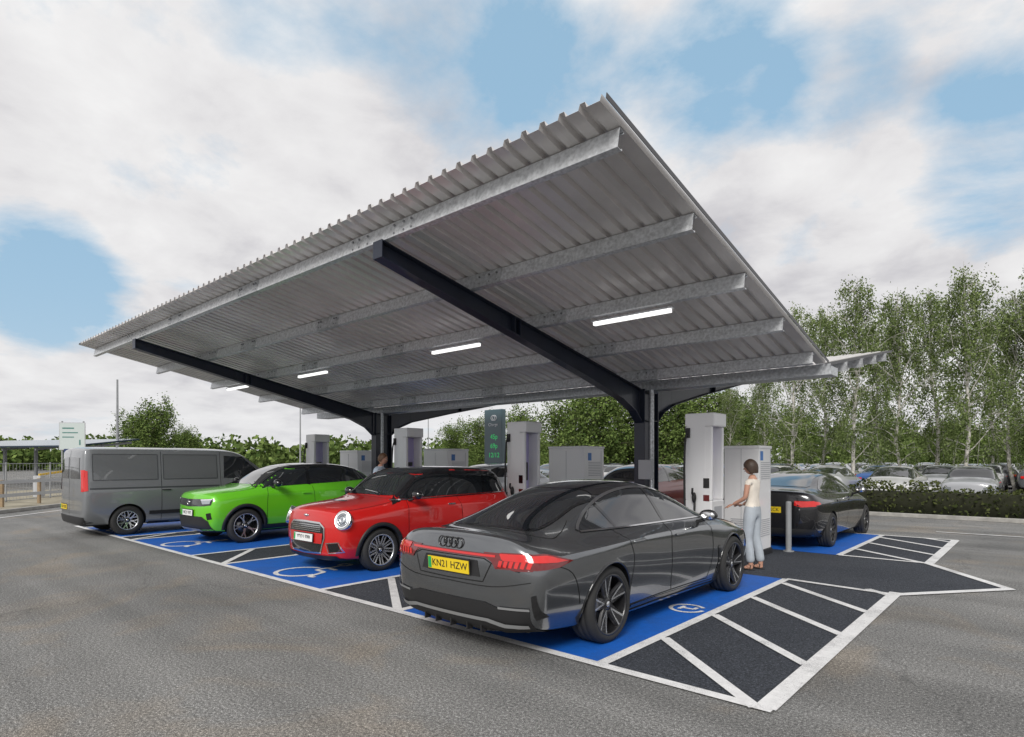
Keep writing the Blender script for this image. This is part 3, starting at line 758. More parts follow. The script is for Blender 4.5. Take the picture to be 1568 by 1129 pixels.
# ================= black saloon =================
def saloon():
    P=paintm('black_paint',(.008,.008,.010),.2,.25,.05)
    c=Car('black_saloon_car',(-3.98,14.2),0,SEDAN,.13,.10,P,(-1.42,1.45),.335,.235,.365,crease={5:.4,6:.35,2:.5,7:.1})
    add_wheels(c,.93,.24,(10,'single'),False)
    dlo=[(1.0,1.0),(.66,1.17),(.34,1.31),(.0,1.375),(-.5,1.38),(-1.0,1.30),(-1.35,1.18),(-1.55,1.09),(-1.2,1.04),(0,1.01)]
    c.decal('glass',dlo,'side',.005,3)
    c.stroke('blackg',[(-.12,1.0),(-.16,1.38)],.06,'side',.008)
    c.decal('glass',[(0,.20),(.42,.16),(.53,.0),(.525,-.5),(.50,-1.2),(.54,-1.75),(0,-1.85),(-.54,-1.75),(-.50,-1.2),(-.525,-.5),(-.53,0),(-.42,.16)],'top',.005,3,False)
    c.decal('glass',[(0,1.10),(.4,1.06),(.66,.96),(.60,.55),(.53,.22),(0,.26),(-.53,.22),(-.60,.55),(-.66,.96),(-.4,1.06)],'top',.005,2,False)
    for a in((.80,.84),(-.14,-.16),(-1.1,-1.0)):
        c.stroke('gap',[(a[0],.98),(a[1],.7),(a[1],.4),(a[1]-.02,.26)],.007,'side',.003,4)
    c.decal('redl',[(.48,.90),(.80,.92),(.83,.82),(.60,.80),(.48,.83)],'rear',.008)
    c.decal('redl',[(-2.38,.92),(-2.12,.90),(-2.06,.86),(-2.38,.82)],'side',.010)
    c.decal('black',[(0,.40),(.82,.40),(.82,.24),(0,.24)],'rear',.010)
    plate(c,'YC21 XCK',False,.74,M['platey'],.014,-3)
    c.decal('black',[(1.0,.14),(-1.0,.14),(-1.0,.21),(1.0,.21)],'side',.012)
    mirror_part(c,.62,1.02,.85,P,(.22,.14,.13)); handle(c,.05,.86,P); handle(c,-.9,.88,P)
    c.finish({}); return c
saloon()
def back_suv(name,x,y,col,st=SUV,rz=0):
    P=paintm(name+'_paint',col,.2,.3,.05)
    c=Car(name,(x,y),rz,st,.13,.08,P,(-1.28,1.28),.345,.22,.385,crease={5:.5,6:.4,2:.5,7:.15},level=2,kz=1.03)
    add_wheels(c,.895,.24,(5,'y'),True)
    c.decal('glass',[(1.0,1.095),(.66,1.27),(.30,1.445),(.0,1.48),(-.6,1.485),(-1.2,1.44),(-1.62,1.33),(-1.72,1.20),(-1.2,1.16),(0,1.12)],'side',.005,3,step=.08)
    c.decal('glass',[(0,1.04),(.4,1.01),(.67,.91),(.62,.60),(.57,.28),(0,.31),(-.57,.28),(-.62,.60),(-.67,.91),(-.4,1.01)],'top',.005,2,False,step=.08)
    c.decal('glass',[(0,1.40),(.5,1.38),(.6,1.16),(0,1.16)],'rear',.006,step=.08)
    c.stroke('paint2',[(-.15,1.10),(-.20,1.49)],.06,'side',.008); 
    c.decal('redl',[(.60,1.08),(.76,1.06),(.75,.92),(.62,.94)],'rear',.008)
    c.decal('black',[(0,.54),(.75,.52),(.74,.30),(0,.29)],'rear',.01); c.decal('black',[(1.0,.19),(-1.0,.19),(-1.0,.34),(1.0,.34)],'side',.014)
    c.archtrim('black',.05,.01); plate(c,'LD70 KVX',False,.78,M['platey'],.014,0)
    c.decal('headl',[(.55,.87),(.76,.88),(.74,.76),(.58,.76)],'front',.01); c.decal('blackg',[(0,.84),(.5,.84),(.45,.62),(0,.60)],'front',.008)
    c.finish({'paint2':M['blackg']})
back_suv('dark_red_crossover_car',-7.9,13.9,(.22,.012,.016),rz=math.pi)
back_suv('white_crossover_car',-12.4,14.0,(.55,.57,.58))
# ================= ground and markings =================
def sheet(name,poly,z,m,parent=None):
    mb=MB(); mb.add([(x,y,z) for x,y in poly],[tuple(range(len(poly)))],0); return mb.build(name,[m],parent,recalc=False)
def up(o):
    me=o.data
    for p in me.polygons:
        if p.normal.z<0: p.flip()
    return o
up(sheet('ground',[(-500,-300),(500,-300),(500,900),(-500,900)],0,M['asphalt']))
YF,YI,YJ,YB=4.13,8.85,11.72,15.5
up(sheet('dark_tarmac',[(-18.4,YF),(-1.40,YF),(-1.40,8.7),(-.35,10.05),(-1.45,11.75),(-1.45,YB),(-18.4,YB)],.004,M['asphalt_new']))
bays=[(-5.35,-2.71),(-9.85,-6.95),(-14.3,-11.15),(-17.8,-15.0)]
mb=MB()
for a,b in bays:
    for y0,y1 in((YF,YI),(YJ,YB)):
        mb.add([(a,y0,.008),(b,y0,.008),(b,y1,.008),(a,y1,.008)],[(0,1,2,3)])
mb.build('blue_bay_paint',[M['blue_mark']],recalc=False)
mk=MB(); ZL=[.012]
def line(p,q,w=.10):
    p=Vector((*p,0));q=Vector((*q,0)); d=(q-p).normalized(); n=Vector((-d.y,d.x,0))*w/2
    ZL[0]=.012+((int(round(ZL[0]*1e6))-12000+137)%1900)*1e-6
    z=Vector((0,0,ZL[0])); mk.add([p-n+z,q-n+z,q+n+z,p+n+z],[(0,1,2,3)])
for y0,y1 in((YF,YI),(YJ,YB)):
    line((-18.45,y0 if y0==YF else y1),(-1.35,y0 if y0==YF else y1),.10)
    for a,b in bays:
        line((a,y0),(a,y1));line((b,y0),(b,y1))
    line((-1.40,y0),(-1.40,y1),.14)
    line((-2.71,y1 if y0==YF else y0),(-1.40,(y1-.15) if y0==YF else y0),.10)
    yy=y0+1.02
    while yy<y1+.9:
        q0=(-2.66,yy); q1=(-1.45,yy-1.05)
        if yy>y1: t=(y1-q1[1])/(q0[1]-q1[1]); q0=(q1[0]+(q0[0]-q1[0])*t,y1)
        line(q0,q1,.10); yy+=1.13
    for a,b in((-6.95,-5.35),(-11.15,-9.85),(-15.0,-14.3)):
        yy=y0+1.1
        while yy<y1+.05:
            line((a+.05,yy),(b-.05,yy-1.05),.10); yy+=1.3
line((-18.4,YF),(-18.4,YB))
line((-1.40,8.68),(-.33,10.07),.12); line((-.33,10.02),(-1.47,11.78),.12)
line((-1.9,17.05),(9,17.3),.10)
line((-21.5,2.2),(-33.5,13.2),.10)
def icon(cx,cy,s=1.,flip=1):
    def L(pts,w=.07):
        P=[(cx+x*s,cy+y*s*flip) for x,y in pts]
        for i in range(len(P)-1): line(P[i],P[i+1],w)
    L([(-.02,.72),(-.02,.36),(.22,.34),(.36,.02),(.46,.05)])
    L([(-.02,.55),(.22,.53)])
    L([( -.06+.34*math.cos(rad(a)),.14+.34*math.sin(rad(a))) for a in range(100,380,20)])
    L([(-.06+.09*math.cos(rad(a)),.86+.09*math.sin(rad(a))) for a in range(0,361,30)],.07)
icon(-8.25,4.5,1.05); icon(-12.8,4.5,1.05); icon(-16.5,4.5,.85); icon(-4.1,4.42,.85)
def evicon(cx,cy,s):
    def L(pts,w=.045):
        P=[(cx+x*s,cy+y*s) for x,y in pts]
        for i in range(len(P)-1): line(P[i],P[i+1],w)
    L([(.28*math.cos(rad(a)),.28*math.sin(rad(a))) for a in range(40,361,20)]); L([(-.1,0),(.12,0),(.12,.14)]); L([(-.1,-.12),(-.1,.12)])
evicon(-3.0,6.35,.65)
mk.build('white_bay_markings',[M['white_mark']],recalc=False)
# ================= canopy =================
can=empty('charging_canopy')
XL,XR=-17.0,-2.55
SF,SB=.2,.175
VY=10.28
FE=3.88
def zpf(Y): return 4.24-SF*(Y-4.2)
def zpb(Y): return 3.04+SB*(Y-10.3)
BX=(-5.68,-13.99)
def corr(y0,y1,zf,name,xl=XL-.06,xr=XR+.06):
    prof=[];x=xl;p=.2
    while x<xr-.01:
        for dx,dz in((0,0),(.120,0),(.136,.046),(.182,.046),(.198,0)):
            if x+dx<=xr: prof.append((x+dx,dz))
        x+=p
    V=[];F=[]
    for (x,dz) in prof:
        for Y in(y0,y1):
            V.append((x,Y,zf(Y)+.098+dz))
    n=len(prof)
    for i in range(n-1): F.append((2*i,2*i+2,2*i+3,2*i+1))
    mb=MB(); mb.add(V,F)
    o=mb.build(name,[M['sheet']],can,recalc=False)
    so=o.modifiers.new('s','SOLIDIFY'); so.thickness=.0015; so.offset=1
    return o
corr(FE,10.12,zpf,'front_roof_sheet'); corr(10.50,16.2,zpb,'rear_roof_sheet',xr=XR-.16)
def channel(mb,x0,x1,yc,zc,slope,h=.175,fl=.065,t=.004,mi=0,face=-1):
    a=math.atan(slope)
    R=Matrix.Rotation(a,4,'X')
    w=face*fl/2
    def bx(c,d):
        mb.box((0,0,0),d,mi,X=Matrix.Translation(((x0+x1)/2,yc,zc))@R@Matrix.Translation(c))
    L=x1-x0
    bx((0,w,0),(L,t,h)); bx((0,0,h/2-t/2),(L,fl-t*2,t)); bx((0,0,-h/2+t/2),(L,fl-t*2,t))
    bx((0,-w,h/2-.012),(L,t,.02)); bx((0,-w,-h/2+.012),(L,t,.02))
mb=MB()
fy=(4.2,5.55,6.89,8.22,9.56)
by=(11.1,12.35,13.6,14.85,15.95)
for y in fy: channel(mb,XL,XR,y,zpf(y),-SF)
for y in by: channel(mb,XL,XR-.16,y,zpb(y),SB)
mb.build('purlins',[M['galv']],can)
mb=MB()
for y in fy:
    for bx_ in BX:
        if y!=fy[0]: channel(mb,bx_-.62,bx_+.62,y,zpf(y),-SF,h=.187,fl=.078,t=.005)
    for jx in(-9.0,-11.9) :
        channel(mb,jx-.32,jx+.32,y,zpf(y),-SF,h=.184,fl=.075,t=.004)
mb.build('purlin_sleeves',[M['galv2']],can)
mb=MB()
for y in fy:
    for bx_ in list(BX)+[-9.0,-11.9]:
        for dx in(-.55,-.42,-.25,.25,.42,.55) if bx_ in BX else (-.27,-.2,.2,.27):
            for dz in(-.045,.045):
                mb.cyl((bx_+dx,y-.036,zpf(y)+dz),(bx_+dx,y-.052,zpf(y)+dz),.013,n=6,smooth=False)
mb.build('bolts',[M['bolt']],can)
mb=MB()
for (y0,y1,zf,xr) in((FE,10.12,zpf,XR+.068),(10.5,16.2,zpb,XR-.092)):
    for x in(xr,XL-.07):
        L=math.hypot(y1-y0,zf(y1)-zf(y0)); a=math.atan2(zf(y1)-zf(y0),y1-y0)
        mb.box(((x),(y0+y1)/2,(zf(y0)+zf(y1))/2+.118),(.006,L,.045),0,rot=Matrix.Rotation(a,3,'X'))
mb.build('edge_flashing',[mat('flashing',(.10,.10,.105),.5,.3)],can)
def ibeam(bx_):
    mb=MB()
    ptsF=[(4.12,.20),(6.2,.25),(8.2,.30),(9.3,.36),(9.75,.46),(10.0,.62)]
    ptsB=[(10.56,.62),(10.85,.44),(11.3,.34),(12.8,.27),(15.9,.19)]
    for pts,zf in((ptsF,zpf),(ptsB,zpb)):
        top=[(y,zf(y)-.094) for y,d in pts]; bot=[(y,zf(y)-.094-d) for y,d in pts]
        for i in range(len(pts)-1):
            mb.prism([top[i],top[i+1],bot[i+1],bot[i]],bx_-.006,bx_+.006,'x')
            for (a,b),s_ in(((top[i],top[i+1]),-1),((bot[i],bot[i+1]),1)):
                mb.prism([a,b,(b[0],b[1]+s_*.016),(a[0],a[1]+s_*.016)],bx_-.085,bx_+.085,'x')
        e=pts[0] if zf is zpf else pts[-1]
        mb.box((bx_,e[0],zf(e[0])-.094-e[1]/2),(.17,.014,e[1]),0)
        for y in ((6.4,6.52) if zf is zpf else (13.3,)):
            mb.box((bx_,y,zf(y)-.094-.125),(.165,.014,.25),0)
    y0,y1=10.02,10.54
    mb.box((bx_,y0,1.5),(.22,.02,3.0)); mb.box((bx_,y1,1.5),(.22,.02,3.0)); mb.box((bx_,(y0+y1)/2,1.5),(.014,y1-y0-.02,3.0))
    for z in(2.42,2.95): mb.box((bx_,(y0+y1)/2,z),(.20,y1-y0-.03,.016))
    mb.box((bx_,VY,.02),(.5,.8,.03)); 
    for sx in(-.19,.19):
        for sy in(-.32,.32): mb.cyl((bx_+sx,VY+sy,.03),(bx_+sx,VY+sy,.09),.016,n=8)
    return mb.build('frame_%d'%BX.index(bx_),[M['navy']],can,bevel=.003)
for b in BX: ibeam(b)
mb=MB()
mb.box(((XL+XR)/2,10.31,2.985),(XR-XL+.2,.36,.005)); mb.box(((XL+XR)/2,10.10,3.065),(XR-XL+.2,.005,.165)); mb.box(((XL+XR)/2,10.52,3.055),(XR-XL+.2,.005,.14))
for x in(XL-.1,XR+.1): mb.box((x,10.31,3.05),(.005,.36,.13))
for x in(-5.50,-13.8): mb.cyl((x,10.15,0.05),(x,10.15,2.98),.045,n=14)
mb.build('gutter',[M['galv2']],can)
mb=MB(); mb.box((-5.53,9.98,1.5),(.26,.10,.36)); mb.build('junction_box',[M['cab_grey']],can,bevel=.01)
mbl=MB();mbh=MB()
for x in(-4.07,-7.42,-11.95,-15.6):
    y=6.95;z=zpf(y)-.13
    mbh.box((x,y,z+.012),(1.2,.07,.02)); mbl.box((x,y,z-.022),(1.14,.055,.044))
for x in(-4.3,-7.6,-11.9):
    y=13.6; z=zpb(y)-.13
    mbh.box((x,y,z+.012),(1.2,.07,.02)); mbl.box((x,y,z-.022),(1.14,.055,.044))
mbh.build('batten_housing',[M['galv']],can); mbl.build('light_batten',[M['lamp']],can)
# ================= chargers =================
def charger(x,y,s=1.,rz=0):
    e=empty('ev_charger',(x,y,0),rz)
    mb=MB()
    mb.box((0,0,.05),(.54,.54,.10),2)
    mb.box((-.02,0,.56),(.46,.50,.92),0)
    mb.box((-.16,0,1.62),(.18,.50,1.2),0)
    mb.box((.07,-.215,1.62),(.28,.07,1.2),0)
    mb.box((.07,.215,1.62),(.28,.07,1.2),0)
    mb.box((.0,0,2.33),(.50,.50,.22),0)
    mb.build('cabinet',[M['charger'],M['cab_grey'],M['black']],e,bevel=.018)
    mb=MB(); mb.box((-.055,0,1.62),(.03,.36,1.19),0); mb.box((-.03,.0,1.45),(.02,.26,.36),1); mb.box((-.03,0,1.15),(.02,.14,.10),1)
    mb.box((.211,0,.72),(.004,.30,.40),2)
    mb.box((-.05,-.2515,1.42),(.30,.003,1.7),3)
    mb.box((.12,-.254,1.30),(.10,.004,.16),1); mb.box((.12,-.254,1.06),(.10,.004,.10),4)
    mb.build('screen_panel',[M['violet'],M['blackg'],M['cab_grey'],M['charger'],M['redd']],e)
    mb=MB()
    for dx in(-.19,):
        mb.tube(cr([(dx,-.27,2.15),(dx-.02,-.31,2.0),(dx-.03,-.33,1.6),(dx-.02,-.34,1.0),(dx+.0,-.36,.45),(dx+.06,-.36,.30),(dx+.12,-.33,.45),(dx+.13,-.30,.85),(dx+.12,-.27,1.0)],6,False),.018,8,0)
        mb.box((dx,-.262,2.12),(.07,.05,.16),0)
        mb.ellip((dx+.12,-.29,1.06),(.035,.045,.09),0)
        mb.tube([(dx+.12,-.30,1.08),(dx+.12,-.36,1.14),(dx+.12,-.35,1.22)],.018,8,0)
    mb.build('charging_cable',[M['black']],e)
    return e
for p in((-4.22,9.62),(-7.85,9.25),(-11.45,9.2),(-16.2,9.6)): charger(*p)
warn=mat('warning_label',(.05,.2,.55),.4)
def cabinet(x,y,w=.95,d=.75,h=1.98):
    e=empty('power_cabinet',(x,y,0)); mb=MB()
    mb.box((0,0,.05),(w+.04,d+.04,.10),1); mb.box((0,0,h/2+.05),(w,d,h-.10),0); mb.box((0,0,h-.03),(w+.03,d+.03,.05),0)
    mb.build('housing',[M['charger'],M['black']],e,bevel=.012)
    mb=MB()
    for k in range(9): mb.box((-.12*w,-d/2-.004,.35+k*.035),(.36*w,.008,.012),0); mb.box((w/2+.004,0,.35+k*.035),(.008,.45,.012),0)
    for k in range(9): mb.box((w/2+.004,0,1.35+k*.035),(.008,.45,.012),0)
    mb.box((0,-d/2-.003,1.0),(.006,.006,1.75),0); mb.box((w/2+.003,0.26,1.0),(.006,.006,1.75),0)
    mb.box((.06,-d/2-.012,1.05),(.03,.02,.16),0); mb.box((w/2+.004,-.18,1.75),(.006,.12,.16),1)
    mb.build('louvres',[M['cab_grey'],warn],e)
cabinet(-4.02,10.95,.62,.60,1.93)
cabinet(-7.75,10.9); cabinet(-12.0,10.9); cabinet(-16.0,10.9)
def bollard(x,y,h=.92,r=.05,m=None):
    mb=MB(); mb.cyl((0,0,0),(0,0,h-.02),r,n=20); mb.ellip((0,0,h-.02),(r,r,.025),0,n=20,m=8); mb.cyl((0,0,0),(0,0,.02),r*1.9,n=20)
    mb.build('bollard',[m or M['postgrey']],loc=(x,y,0))
bollard(-3.52,11.62); bollard(-5.35,11.62); bollard(-9.0,11.6)
e=empty('totem_sign',(-16.2,17.3,0)); mb=MB()
mb.box((0,0,1.85),(.95,.22,3.65),0); mb.box((0,0,.05),(1.15,.5,.1),1)
mb.build('panel',[mat('teal_panel',(.05,.10,.12),.3,0,.5),M['kerb']],e,bevel=.02)
mb=MB()
for cx in(0,.08): mb.tube([(cx+.10*math.cos(t*math.pi/8),-.118,3.34+.10*math.sin(t*math.pi/8)) for t in range(16)],.014,6,0,closed=True)
mb.build('logo',[M['led']],e)
gt=mat('green_led_text',(.05,.55,.16),.5,emis=(.05,.7,.2),estr=.35)
text('title','Charge',.17,M['led'],e,(0,-.115,3.08),(rad(90),0,0))
for k,t in enumerate(('45p','69p','12/12')): text('digits_%d'%k,t,.26,gt,e,(0.05,-.115,2.6-k*.36),(rad(90),0,0))
# ================= people =================
def skinmesh(name,J,E,root,levels=2):
    idx={k:i for i,k in enumerate(J)}
    me=bpy.data.meshes.new(name); me.from_pydata([J[k][0] for k in J],[(idx[a],idx[b]) for a,b in E],[])
    o=bpy.data.objects.new(name,me);coll.objects.link(o)
    o.modifiers.new('skin','SKIN')
    sv=me.skin_vertices[0].data if me.skin_vertices else None
    if sv is None:
        bpy.context.view_layer.objects.active=o; bpy.ops.mesh.customdata_skin_add(); sv=me.skin_vertices[0].data
    for k,i in idx.items():
        r=J[k][1]; sv[i].radius=r if isinstance(r,tuple) else (r,r); sv[i].use_root=(k==root)
    s_=o.modifiers.new('ss','SUBSURF'); s_.levels=levels; s_.render_levels=levels
    m2=eval_mesh(o); o.modifiers.clear(); o.data=m2
    return o
def hand(mb,w,d,up_,side,s=1.,curl=.35,mi=0):
    d=d.normalized(); n=(up_-d*up_.dot(d)).normalized(); t=d.cross(n)*side
    mb.ellip(w+d*.045*s,(.016*s,.050*s,.036*s),mi,n=12,m=8,rot=Matrix((n,d,t)).transposed())
    for k,(o_,L) in enumerate(((.030,.068),(.011,.076),(-.009,.071),(-.028,.056))):
        p=w+d*.080*s+t*o_*s; pts=[p-d*.02*s]; dd=d.copy()
        for j in range(3):
            dd=(dd-n*curl*(.5+.35*j)).normalized(); pts.append(pts[-1]+dd*L*s*(.48,.34,.28)[j])
        mb.tube(pts,[.0095*s,.0088*s,.008*s,.0062*s],8,mi)
    p=w+d*.025*s+t*.028*s; d2=(d*.7+t*.7-n*.2).normalized()
    mb.tube([p,p+d2*.035*s,p+(d2*.035+ (d*.8+t*.35-n*.3).normalized()*.028)*s],[.012*s,.0105*s,.008*s],8,mi)
def head(mb,c,R,s,haircol,bob):
    X=Matrix.Translation(c)@R
    V=[];F=[];n=24;m=18
    for i in range(m+1):
        a=math.pi*i/m
        for k in range(n):
            t=2*math.pi*k/n; x=math.sin(a)*math.cos(t);y=math.sin(a)*math.sin(t);z=math.cos(a)
            w=.074*(1-.26*max(0,-z)**1.5); dp=.092*(1-.12*max(0,-z))
            px,py,pz=x*w,y*dp,z*.112
            if y>0 and z<.1: py+=.006*(1 if z<-.6 else 0)
            V.append((px*s,py*s,pz*s))
    for i in range(m):
        for k in range(n):
            j=(k+1)%n;F.append((i*n+k,(i+1)*n+k,(i+1)*n+j,i*n+j))
    mb.add(V,F,0,True,X)
    mb.add([(0,.088*s,.018*s),(-.013*s,.086*s,-.026*s),(.013*s,.086*s,-.026*s),(0,.112*s,-.022*s),(0,.084*s,-.034*s)],[(0,1,3),(0,3,2),(1,4,3),(3,4,2)],0,True,X)
    for sx in(-1,1):
        mb.ellip((sx*.030*s,.080*s,.004*s),(.012*s,.008*s,.007*s),3,X=X,n=10,m=6)
        mb.ellip((sx*.030*s,.086*s,.004*s),(.005*s,.004*s,.005*s),1,X=X,n=8,m=6)
        mb.box((sx*.030*s,.086*s,.024*s),(.026*s,.006*s,.005*s),1,X=X)
        mb.ellip((sx*.074*s,-.002*s,-.008*s),(.008*s,.018*s,.028*s),0,X=X,n=10,m=8)
    mb.ellip((0,.084*s,-.052*s),(.022*s,.008*s,.007*s),2,X=X,n=12,m=6)
    V=[];F=[];n=28;m=14; amax=rad(150 if bob else 118)
    for i in range(m+1):
        for k in range(n):
            t=2*math.pi*k/n
            front=max(0,math.sin(t))
            am=amax*(1-.56*front**.7) if bob else amax*(1-.52*front**.8)
            a=am*i/m
            bulge=1.0+(.10 if bob else .03)*math.sin(min(a,math.pi/2))
            jit=1+.012*math.sin(k*5.1+i)
            wx=.084*bulge*jit; wy=.100*bulge*jit
            zz=math.cos(a)*.122+.004
            rr_=math.sin(a) if a<math.pi/2 else (math.sin(a)*.25+.75 if bob else math.sin(a))
            V.append((math.cos(t)*rr_*wx*s,(math.sin(t)*rr_*wy-.006)*s,zz*s))
    for i in range(m):
        for k in range(n):
            j=(k+1)%n;F.append((i*n+k,(i+1)*n+k,(i+1)*n+j,i*n+j))
    mb.add(V,F,1,True,X)
M['lip']=mat('lips',(.35,.10,.09),.5); M['eyew']=mat('eye_white',(.7,.7,.68),.3)
def woman():
    e=empty('woman',(-3.36,9.36,0),rad(84))
    J={'pel':((0,0,.92),(.135,.105)),'waist':((0,-.005,1.04),(.112,.088)),'ch':((0,0,1.20),(.130,.098)),'up':((0,-.005,1.32),(.120,.080)),
     'nk0':((0,-.005,1.39),(.055,.052)),'nk1':((0,.012,1.46),(.045,.045)),
     'shl':((-.155,-.005,1.345),.050),'ell':((-.185,.02,1.10),.036),'wrl':((-.165,.235,.985),.026),
     'shr':((.155,-.005,1.345),.050),'elr':((.20,.04,1.10),.036),'wrr':((.12,.22,.965),.026),
     'hpl':((-.085,0,.85),.100),'knl':((-.095,.035,.48),.075),'cfl':((-.098,.0,.30),.068),'anl':((-.10,-.02,.10),.066),
     'hpr':((.085,0,.85),.100),'knr':((.095,.0,.48),.075),'cfr':((.10,-.05,.30),.068),'anr':((.105,-.08,.10),.066)}
    E=[('pel','waist'),('waist','ch'),('ch','up'),('up','nk0'),('nk0','nk1'),('up','shl'),('shl','ell'),('ell','wrl'),('up','shr'),('shr','elr'),('elr','wrr'),
       ('pel','hpl'),('hpl','knl'),('knl','cfl'),('cfl','anl'),('pel','hpr'),('hpr','knr'),('knr','cfr'),('cfr','anr')]
    o=skinmesh('body',J,E,'pel',3); o.parent=e
    for m in('skin','blouse','trouser'): o.data.materials.append(M[m])
    for p in o.data.polygons:
        p.use_smooth=True; q=p.center
        arm=abs(q.x)>.165 and q.z>1.0 or (q.y>.12 and q.z<1.2 and q.z>.9)
        if q.z<.965 and not (q.y>.12): p.material_index=2
        elif q.z>1.385 and abs(q.x)<.09: p.material_index=0
        elif not arm: p.material_index=1
        else: p.material_index=1 if (q.z>1.30) else 0
        if q.z>1.40: p.material_index=0
    mb=MB()
    for sx,yy in((-1,-.02),(1,-.08)):
        X=Matrix.Translation((sx*.10,yy,0))@Matrix.Rotation(-sx*rad(8),4,'Z')
        mb.ellip((0,.02,.045),(.036,.055,.040),0,X=X); mb.ellip((0,.085,.036),(.040,.085,.026),0,X=X)
        mb.ellip((0,.06,.012),(.045,.135,.014),4,X=X); mb.tube([(-.042,.085,.02),(-.02,.09,.062),(.02,.09,.062),(.042,.085,.02)],.008,6,4,X=X)
        mb.tube([(-.04,.0,.02),(-.035,-.01,.08),(.035,-.01,.08),(.04,.0,.02)],.007,6,4,X=X)
        mb.cyl((sx*.10,yy,.05),(sx*.10,yy,.13),.032,.036,n=14,mi=0)
    hand(mb,Vector((-.165,.235,.985)),Vector((.05,1,-.28)),Vector((-.25,.2,1)),-1,1.,.25)
    hand(mb,Vector((.12,.22,.965)),Vector((-.1,1,.1)),Vector((.3,0,1)),1,1.,.5)
    head(mb,Vector((0,.035,1.565)),Matrix.Rotation(rad(12),4,'Z')@Matrix.Rotation(rad(-8),4,'X'),1.,0,True)
    mb.build('head_hands_feet',[M['skin'],M['hair'],M['lip'],M['eyew'],M['black']],e)
woman()
def man():
    e=empty('man',(-10.75,7.8,0),rad(-60))
    J={'pel':((0,0,.98),(.15,.11)),'waist':((0,.0,1.10),(.145,.105)),'ch':((0,.02,1.30),(.165,.115)),'up':((0,.04,1.46),(.15,.09)),
     'nk0':((0,.05,1.53),(.062,.06)),'nk1':((0,.085,1.60),(.053,.053)),
     'shl':((-.19,.04,1.47),.060),'ell':((-.24,.06,1.19),.045),'wrl':((-.20,.28,1.06),.030),
     'shr':((.19,.04,1.47),.060),'elr':((.25,.05,1.19),.045),'wrr':((.20,.27,1.04),.030),
     'hpl':((-.095,0,.90),.105),'knl':((-.10,.03,.51),.075),'cfl':((-.105,.0,.33),.065),'anl':((-.11,-.02,.10),.055),
     'hpr':((.095,0,.90),.105),'knr':((.10,.03,.51),.075),'cfr':((.105,.0,.33),.065),'anr':((.11,-.02,.10),.055)}
    E=[('pel','waist'),('waist','ch'),('ch','up'),('up','nk0'),('nk0','nk1'),('up','shl'),('shl','ell'),('ell','wrl'),('up','shr'),('shr','elr'),('elr','wrr'),
       ('pel','hpl'),('hpl','knl'),('knl','cfl'),('cfl','anl'),('pel','hpr'),('hpr','knr'),('knr','cfr'),('cfr','anr')]
    o=skinmesh('body',J,E,'pel',2); o.parent=e
    for m in('skin','shirt','navycloth'): o.data.materials.append(M[m])
    for p in o.data.polygons:
        p.use_smooth=True; q=p.center
        p.material_index=1
        if q.z<1.02 and q.y<.15: p.material_index=2
        if q.z>1.545: p.material_index=0
        if q.y>.16 and q.z<1.2: p.material_index=0
    mb=MB()
    for sx in(-1,1):
        mb.ellip((sx*.11,.06,.05),(.048,.14,.05),4)
    hand(mb,Vector((-.20,.28,1.06)),Vector((.1,1,-.1)),Vector((-.2,0,1)),-1,1.1,.4); hand(mb,Vector((.20,.27,1.04)),Vector((-.1,1,-.1)),Vector((.2,0,1)),1,1.1,.4)
    head(mb,Vector((0,.115,1.70)),Matrix.Rotation(rad(-10),4,'X'),1.06,0,False)
    mb.build('head_hands_feet',[M['skin'],mat('brown_hair_b',(.12,.06,.03),.5),M['lip'],M['eyew'],M['black']],e)
man()
# ================= vegetation =================
def leafcloud(P,size,rng,droop=False):
    n=len(P); 
    a=rng.normal(size=(n,3)); a/=np.linalg.norm(a,axis=1)[:,None]
    if droop: a[:,2]=-abs(a[:,2])-.3; a/=np.linalg.norm(a,axis=1)[:,None]
    b=rng.normal(size=(n,3)); b-=a*(a*b).sum(1)[:,None]; b/=np.linalg.norm(b,axis=1)[:,None]
    s=size*rng.uniform(.6,1.35,(n,1))
    V=np.stack([P-a*s*.6,P+b*s*.38,P+a*s*.6,P-b*s*.38],1).reshape(-1,3)
    return V
def mesh_quads(name,V,mats,trunk=None):
    n=len(V)//4
    tv=np.array(trunk.v,dtype=float).reshape(-1,3) if trunk else np.zeros((0,3))
    base=len(tv)
    me=bpy.data.meshes.new(name)
    allv=np.vstack([tv,V]); me.vertices.add(len(allv)); me.vertices.foreach_set('co',allv.ravel())
    starts=[];c=0
    tl=[i for f in (trunk.f if trunk else []) for i in f]; 
    for f in (trunk.f if trunk else []): starts.append(c); c+=len(f)
    idx=np.concatenate([np.array(tl,dtype=int),np.arange(4*n)+base])
    st=np.concatenate([np.array(starts,dtype=int),c+4*np.arange(n)])
    me.loops.add(len(idx)); me.loops.foreach_set('vertex_index',idx)
    me.polygons.add(len(st)); me.polygons.foreach_set('loop_start',st)
    nt_=len(starts)
    me.polygons.foreach_set('material_index',np.concatenate([np.zeros(nt_,int),np.ones(n,int)]))
    me.polygons.foreach_set('use_smooth',np.concatenate([np.ones(nt_,bool),np.zeros(n,bool)]))
    for m in mats: me.materials.append(m)
    me.update(calc_edges=True); me.validate(); return me
